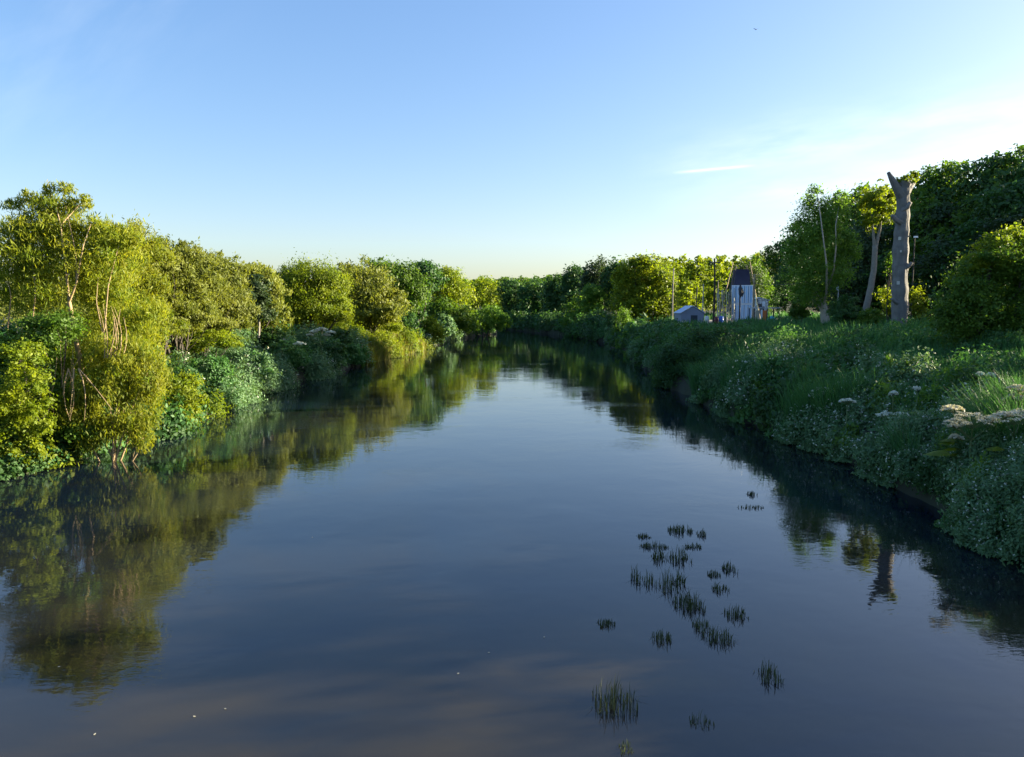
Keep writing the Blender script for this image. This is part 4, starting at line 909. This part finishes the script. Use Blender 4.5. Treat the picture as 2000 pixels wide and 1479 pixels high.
dpole = plain('dark_creosote', (0.035, 0.028, 0.024), 0.85, 0.3, 4)
pole('timber_post', 'dark post with a hanging dark bundle in front of the two containers', 1444, 622, 555, 93.5, 0.10, 0.08, dpole, 'post', bundle)
pole('utility_pole', 'tall dark pole left of the leaning timber poles', 1393, 624, 505, 92, 0.15, 0.10, dpole, 'pole', crossarm)
pole('timber_post', 'tall pale brown timber pole close right of the containers', 1470, 630, 536, 91, 0.15, 0.11, timber, 'pole')
pole('timber_post', 'pale slim pole between the grey shed and the tall dark pole', 1373, 600, 555, 99, 0.09, 0.07, ptimber)
pole('timber_post', 'slim pale pole just right of the tall dark pole', 1401, 610, 548, 98, 0.08, 0.06, timber)
pole('timber_post', 'grey pole left of the grey shed by the sunlit tree', 1314, 600, 524, 104, 0.11, 0.08, plain('grey_timber', (0.22, 0.20, 0.17), 0.85, 0.3, 4))
pole('timber_post', 'slim dark pole near the grey shed roof', 1360, 600, 560, 101, 0.08, 0.06, dpole)
g = np.random.default_rng(77)
for i in range(14):
    a = gp(1402 + i * 2.6 + g.normal(), 608, 95 + g.normal() * 1.2); e = at(1398 + i * 2.9 + g.normal() * 5, 562 + g.random() * 12, 97 + g.normal() * 0.5)
    t = Tubes(6); t.add(bez((0, 0, -0.1), e - a, g, 5, 0.01), np.linspace(0.07, 0.045, 5))
    tag(t.build('leaning_pole', ptimber if i % 3 else timber, None, a), 'slim pale pole leaning in the stack of poles left of the containers', 'pole', 'poles leaning left of the containers')
# pyramid frame above the containers: four poles and a dark sheet
b = gp(1446, 615, 100); o = thing('climbing_frame', b, 'tall dark pyramid frame with purple sheet rising behind the containers', 'frame')
z1 = at(1446, 522, 100)[2] - b[2]; zs = at(1446, 556, 100)[2] - b[2]
cor = [(-1.6, -1.0), (1.5, -1.0), (1.5, 1.4), (-1.6, 1.4)]
for i, (x, y) in enumerate(cor):
    t = Tubes(6); t.add(np.array([(x * 1.5, y * 1.5, -0.2), (x * 0.58, y * 0.58, z1 + (0.7 if i % 2 else 0.2))]), [0.09, 0.06]); t.build('leg', timber if i % 2 else dpole, o)
purple = plain('purple_sheet', (0.030, 0.026, 0.055), 0.8, 0.3, 2)
lo_, hi_ = [np.array((x * 0.72, y * 0.72, zs - 0.4)) for x, y in cor], [np.array((x * 0.56, y * 0.56, z1 - 0.3)) for x, y in cor]
for i in range(4):
    j = (i + 1) % 4; bx = Boxes(); bx.quadprism([lo_[i], lo_[j], hi_[j], hi_[i]], 0.03); bx.build('sheet', purple, o)
# grey shed left, with pale blue roof panel
grey = plain('grey_cladding', (0.22, 0.24, 0.31), 0.7, 0.2, 1.5); roofm = plain('pale_blue_roof', (0.42, 0.52, 0.70), 0.5, 0.15, 1.5)
def shed(label, px, w_, d_, h_, Y, rise, roof):
    b = gp(px, 606, Y); o = thing('shed', b, label, 'shed')
    bx = Boxes(); bx.add((0, d_ / 2, h_ / 2 - 0.1), (w_, d_, h_ + 0.2)); bx.build('wall', grey, o)
    bx = Boxes(); bx.add((0.2, -0.003, h_ * 0.42), (0.85, 0.05, h_ * 0.84)); bx.build('door', cdark, o)
    for q in (0, 1):
        bx = Boxes(); x0, x1 = (-w_ / 2 - 0.15, 0) if q == 0 else (w_ / 2 + 0.15, 0)
        pts = [(x0, -0.15, h_ - 0.03), (x1, -0.15, h_ + rise), (x1, d_ + 0.15, h_ + rise), (x0, d_ + 0.15, h_ - 0.03)]
        bx.quadprism(pts if q == 0 else pts[::-1], -0.06); bx.build('roof_panel', roof, o)
    bx = Boxes(); bx.quadprism([(-w_ / 2, 0.0, h_ - 0.02), (w_ / 2, 0.0, h_ - 0.02), (0.02, 0.0, h_ + rise - 0.06), (-0.02, 0.0, h_ + rise - 0.06)], 0.05); bx.build('gable', grey, o)
    return o
shed('low grey shed with a pale blue pitched roof left of the poles', 1353, 3.0, 4, 1.6, 97, 0.95, roofm)
shed('small blue-grey shed half hidden behind the open canopy', 1483, 2.3, 3, 2.7, 99, 0.35, plain('slate_blue_roof', (0.20, 0.24, 0.32), 0.6, 0.2, 2))
# open canopy with boards beneath
b = gp(1497, 628, 86); o = thing('open_canopy', b, 'flat-roofed open canopy on posts right of the containers', 'canopy')
bx = Boxes(); bx.add((0, 1, 1.62), (3.1, 2.4, 0.12)); bx.build('roof', plain('pale_grey_roof', (0.36, 0.38, 0.40), 0.6, 0.15, 2), o)
for x in (-1.4, 0.05, 1.45):
    for y in (0.05, 1.95):
        bx = Boxes(); bx.add((x, y, 0.7), (0.1, 0.1, 1.72)); bx.build('post', cdark, o)
orange = plain('orange_board', (0.55, 0.16, 0.04), 0.7, 0.2, 2)
for i, (u, wpx, m, lb, ht) in enumerate(((1479, 7, ptimber, 'tan upright board under the canopy, leftmost', 1.45), (1487, 3, cwhite, 'narrow white upright board under the canopy beside the orange board', 1.5), (1492.5, 7, orange, 'orange upright board under the canopy', 1.4))):
    p = gp(u, 628, 85.6); bx = Boxes(); bx.add((0, 0, ht / 2 - 0.03), (wpx * K, 0.06, ht)); bx.add((0, -0.034, ht - 0.12), (wpx * K * 0.9, 0.02, 0.06)); bx.add((0, -0.034, 0.2), (wpx * K * 0.9, 0.02, 0.06))
    tag(bx.build('upright_board', m, None, p), lb, 'board')
p = gp(1507, 626, 85.3); tv = []; 
th, ph = np.meshgrid(np.linspace(0, 2 * math.pi, 18, endpoint=False), np.linspace(0, 1, 7)); g = np.random.default_rng(4)
rz_ = np.cos(ph * 1.5); bump = 1 + 0.15 * np.sin(th * 3 + 1) + 0.08 * g.normal(size=th.shape)
V = np.stack([np.cos(th) * rz_ * 0.62 * bump, np.sin(th) * rz_ * 0.45 * bump, ph ** 0.8 * 0.85 - 0.05], -1).reshape(-1, 3); ii = np.arange(18 * 7).reshape(7, 18)
F = np.stack([ii[:-1], np.roll(ii[:-1], -1, 1), np.roll(ii[1:], -1, 1), ii[1:]], -1).reshape(-1, 4)
tag(link('tarpaulin', mesh_np('tarpaulin', V, F, plain('turquoise_tarpaulin', (0.08, 0.42, 0.50), 0.5, 0.15, 3), smooth=True), None, p), 'turquoise tarpaulin heaped over a low pile right of the orange board', 'tarpaulin')
p = gp(1491, 606, 93); bx = Boxes(); bx.add((0, 0, 1.2), (0.3, 0.04, 0.6)); bx.add((0, 0.03, 0.5), (0.06, 0.06, 1.3)); h0 = at(1491, 593, 93)[2] - p[2]
p[2] += h0 - 1.3; 
p2 = gp(1491, 606, 93); bx = Boxes(); o = thing('notice_board', p2, 'small white notice board standing above the open canopy', 'notice board')
hh = at(1491, 594, 93)[2] - p2[2]
bx.add((0, 0, hh), (0.32, 0.04, 0.62)); bx.build('panel', cwhite, o); bx = Boxes(); bx.add((0, 0.05, hh / 2 - 0.1), (0.07, 0.05, hh + 0.3)); bx.build('post', cdark, o)
def barrel(label, px, py, Y, col):
    p = gp(px, py, Y); t = Tubes(14); t.add(np.array([(0, 0, -0.02), (0, 0, 0.02), (0, 0, 0.3), (0, 0, 0.33), (0, 0, 0.62), (0, 0, 0.65), (0, 0, 0.9)]), [0.27, 0.29, 0.29, 0.31, 0.31, 0.29, 0.28])
    tag(t.build('barrel', plain('barrel_plastic', col, 0.4, 0.1, 3), None, p), label, 'barrel')
barrel('small blue barrel at the foot of the leaning poles', 1409, 604, 94, (0.04, 0.12, 0.45))
barrel('dark red barrel between the tall dark pole and the leaning poles', 1398, 606, 94, (0.12, 0.02, 0.025))
barrel('white barrel left of the tall dark pole', 1381, 604, 95, (0.6, 0.6, 0.55))
# low rail fence right of the canopy
b = gp(1545, 626, 88); o = thing('rail_fence', b, 'low pale rail fence between the canopy and the birch', 'fence')
for i, u in enumerate(np.linspace(1522, 1570, 6)):
    q = gp(u, 626, 88) - b; bx = Boxes(); bx.add((q[0], 0, q[2] + 0.35), (0.1, 0.1, 1.0)); bx.build('post', ptimber, o)
for z in (0.45, 0.75):
    q0, q1 = gp(1520, 626, 88) - b, gp(1572, 626, 88) - b
    t = Tubes(6); t.add(np.array([(q0[0], -0.08, q0[2] + z), (q1[0], -0.08, q1[2] + z)]), 0.045); t.build('rail', ptimber, o)
# overhead wire and slim lamp posts
P0, P1 = at(1470, 553, 91), at(1600, 548, 84); tt = np.linspace(0, 1, 16)[:, None]
t = Tubes(4); Pw = (P1 - P0) * tt; Pw[:, 2] -= 0.5 * (4 * tt * (1 - tt))[:, 0] * 0.6; t.add(Pw, 0.022)
tag(t.build('overhead_wire', cdark, None, P0), 'thin dark wire strung from the timber pole towards the birch', 'wire')
def lamp(o, h):
    t = Tubes(8); t.add(np.array([(0, 0, h - 0.05), (0, 0, h + 0.12), (0, 0, h + 0.3)]), [0.06, 0.10, 0.05]); t.build('lamp_head', cwhite, o)
pole('lamp_post', 'slim lamp post with a white head between birch and pollard', 1634, 612, 566, 68, 0.05, 0.04, plain('galvanised', (0.35, 0.36, 0.36), 0.5, 0.1, 3, metal=0.3), 'lamp post', lamp)
def lamp2(o, h):
    bx = Boxes(); bx.add((0, -0.05, h), (0.26, 0.16, 0.12)); bx.build('lamp_head', cwhite, o)
pole('lamp_post', 'dark lamp post with a small white head just right of the dead trunk', 1781, 600, 463, 56, 0.05, 0.04, dpole, 'lamp post', lamp2)
# a bird far up in the sky
bm = at(1477, 58, 120); V = np.array([(-0.02, -0.25, 0), (0.05, 0, 0.05), (-0.02, 0.28, 0), (-0.05, 0, -0.05), (0.45, -0.05, 0.22), (0.42, 0.10, 0.22), (-0.45, -0.05, 0.18), (-0.42, 0.10, 0.18), (0.06, -0.1, 0.03), (0.06, 0.12, 0.03), (-0.06, -0.1, 0.03), (-0.06, 0.12, 0.03)])
F = np.array([(0, 1, 2, 3), (8, 4, 5, 9), (10, 11, 7, 6), (0, 8, 9, 2), (0, 2, 11, 10)])
tag(link('flying_bird', mesh_np('flying_bird', V, F, cdark), None, bm), 'tiny dark bird flying high in the blue sky', 'bird')
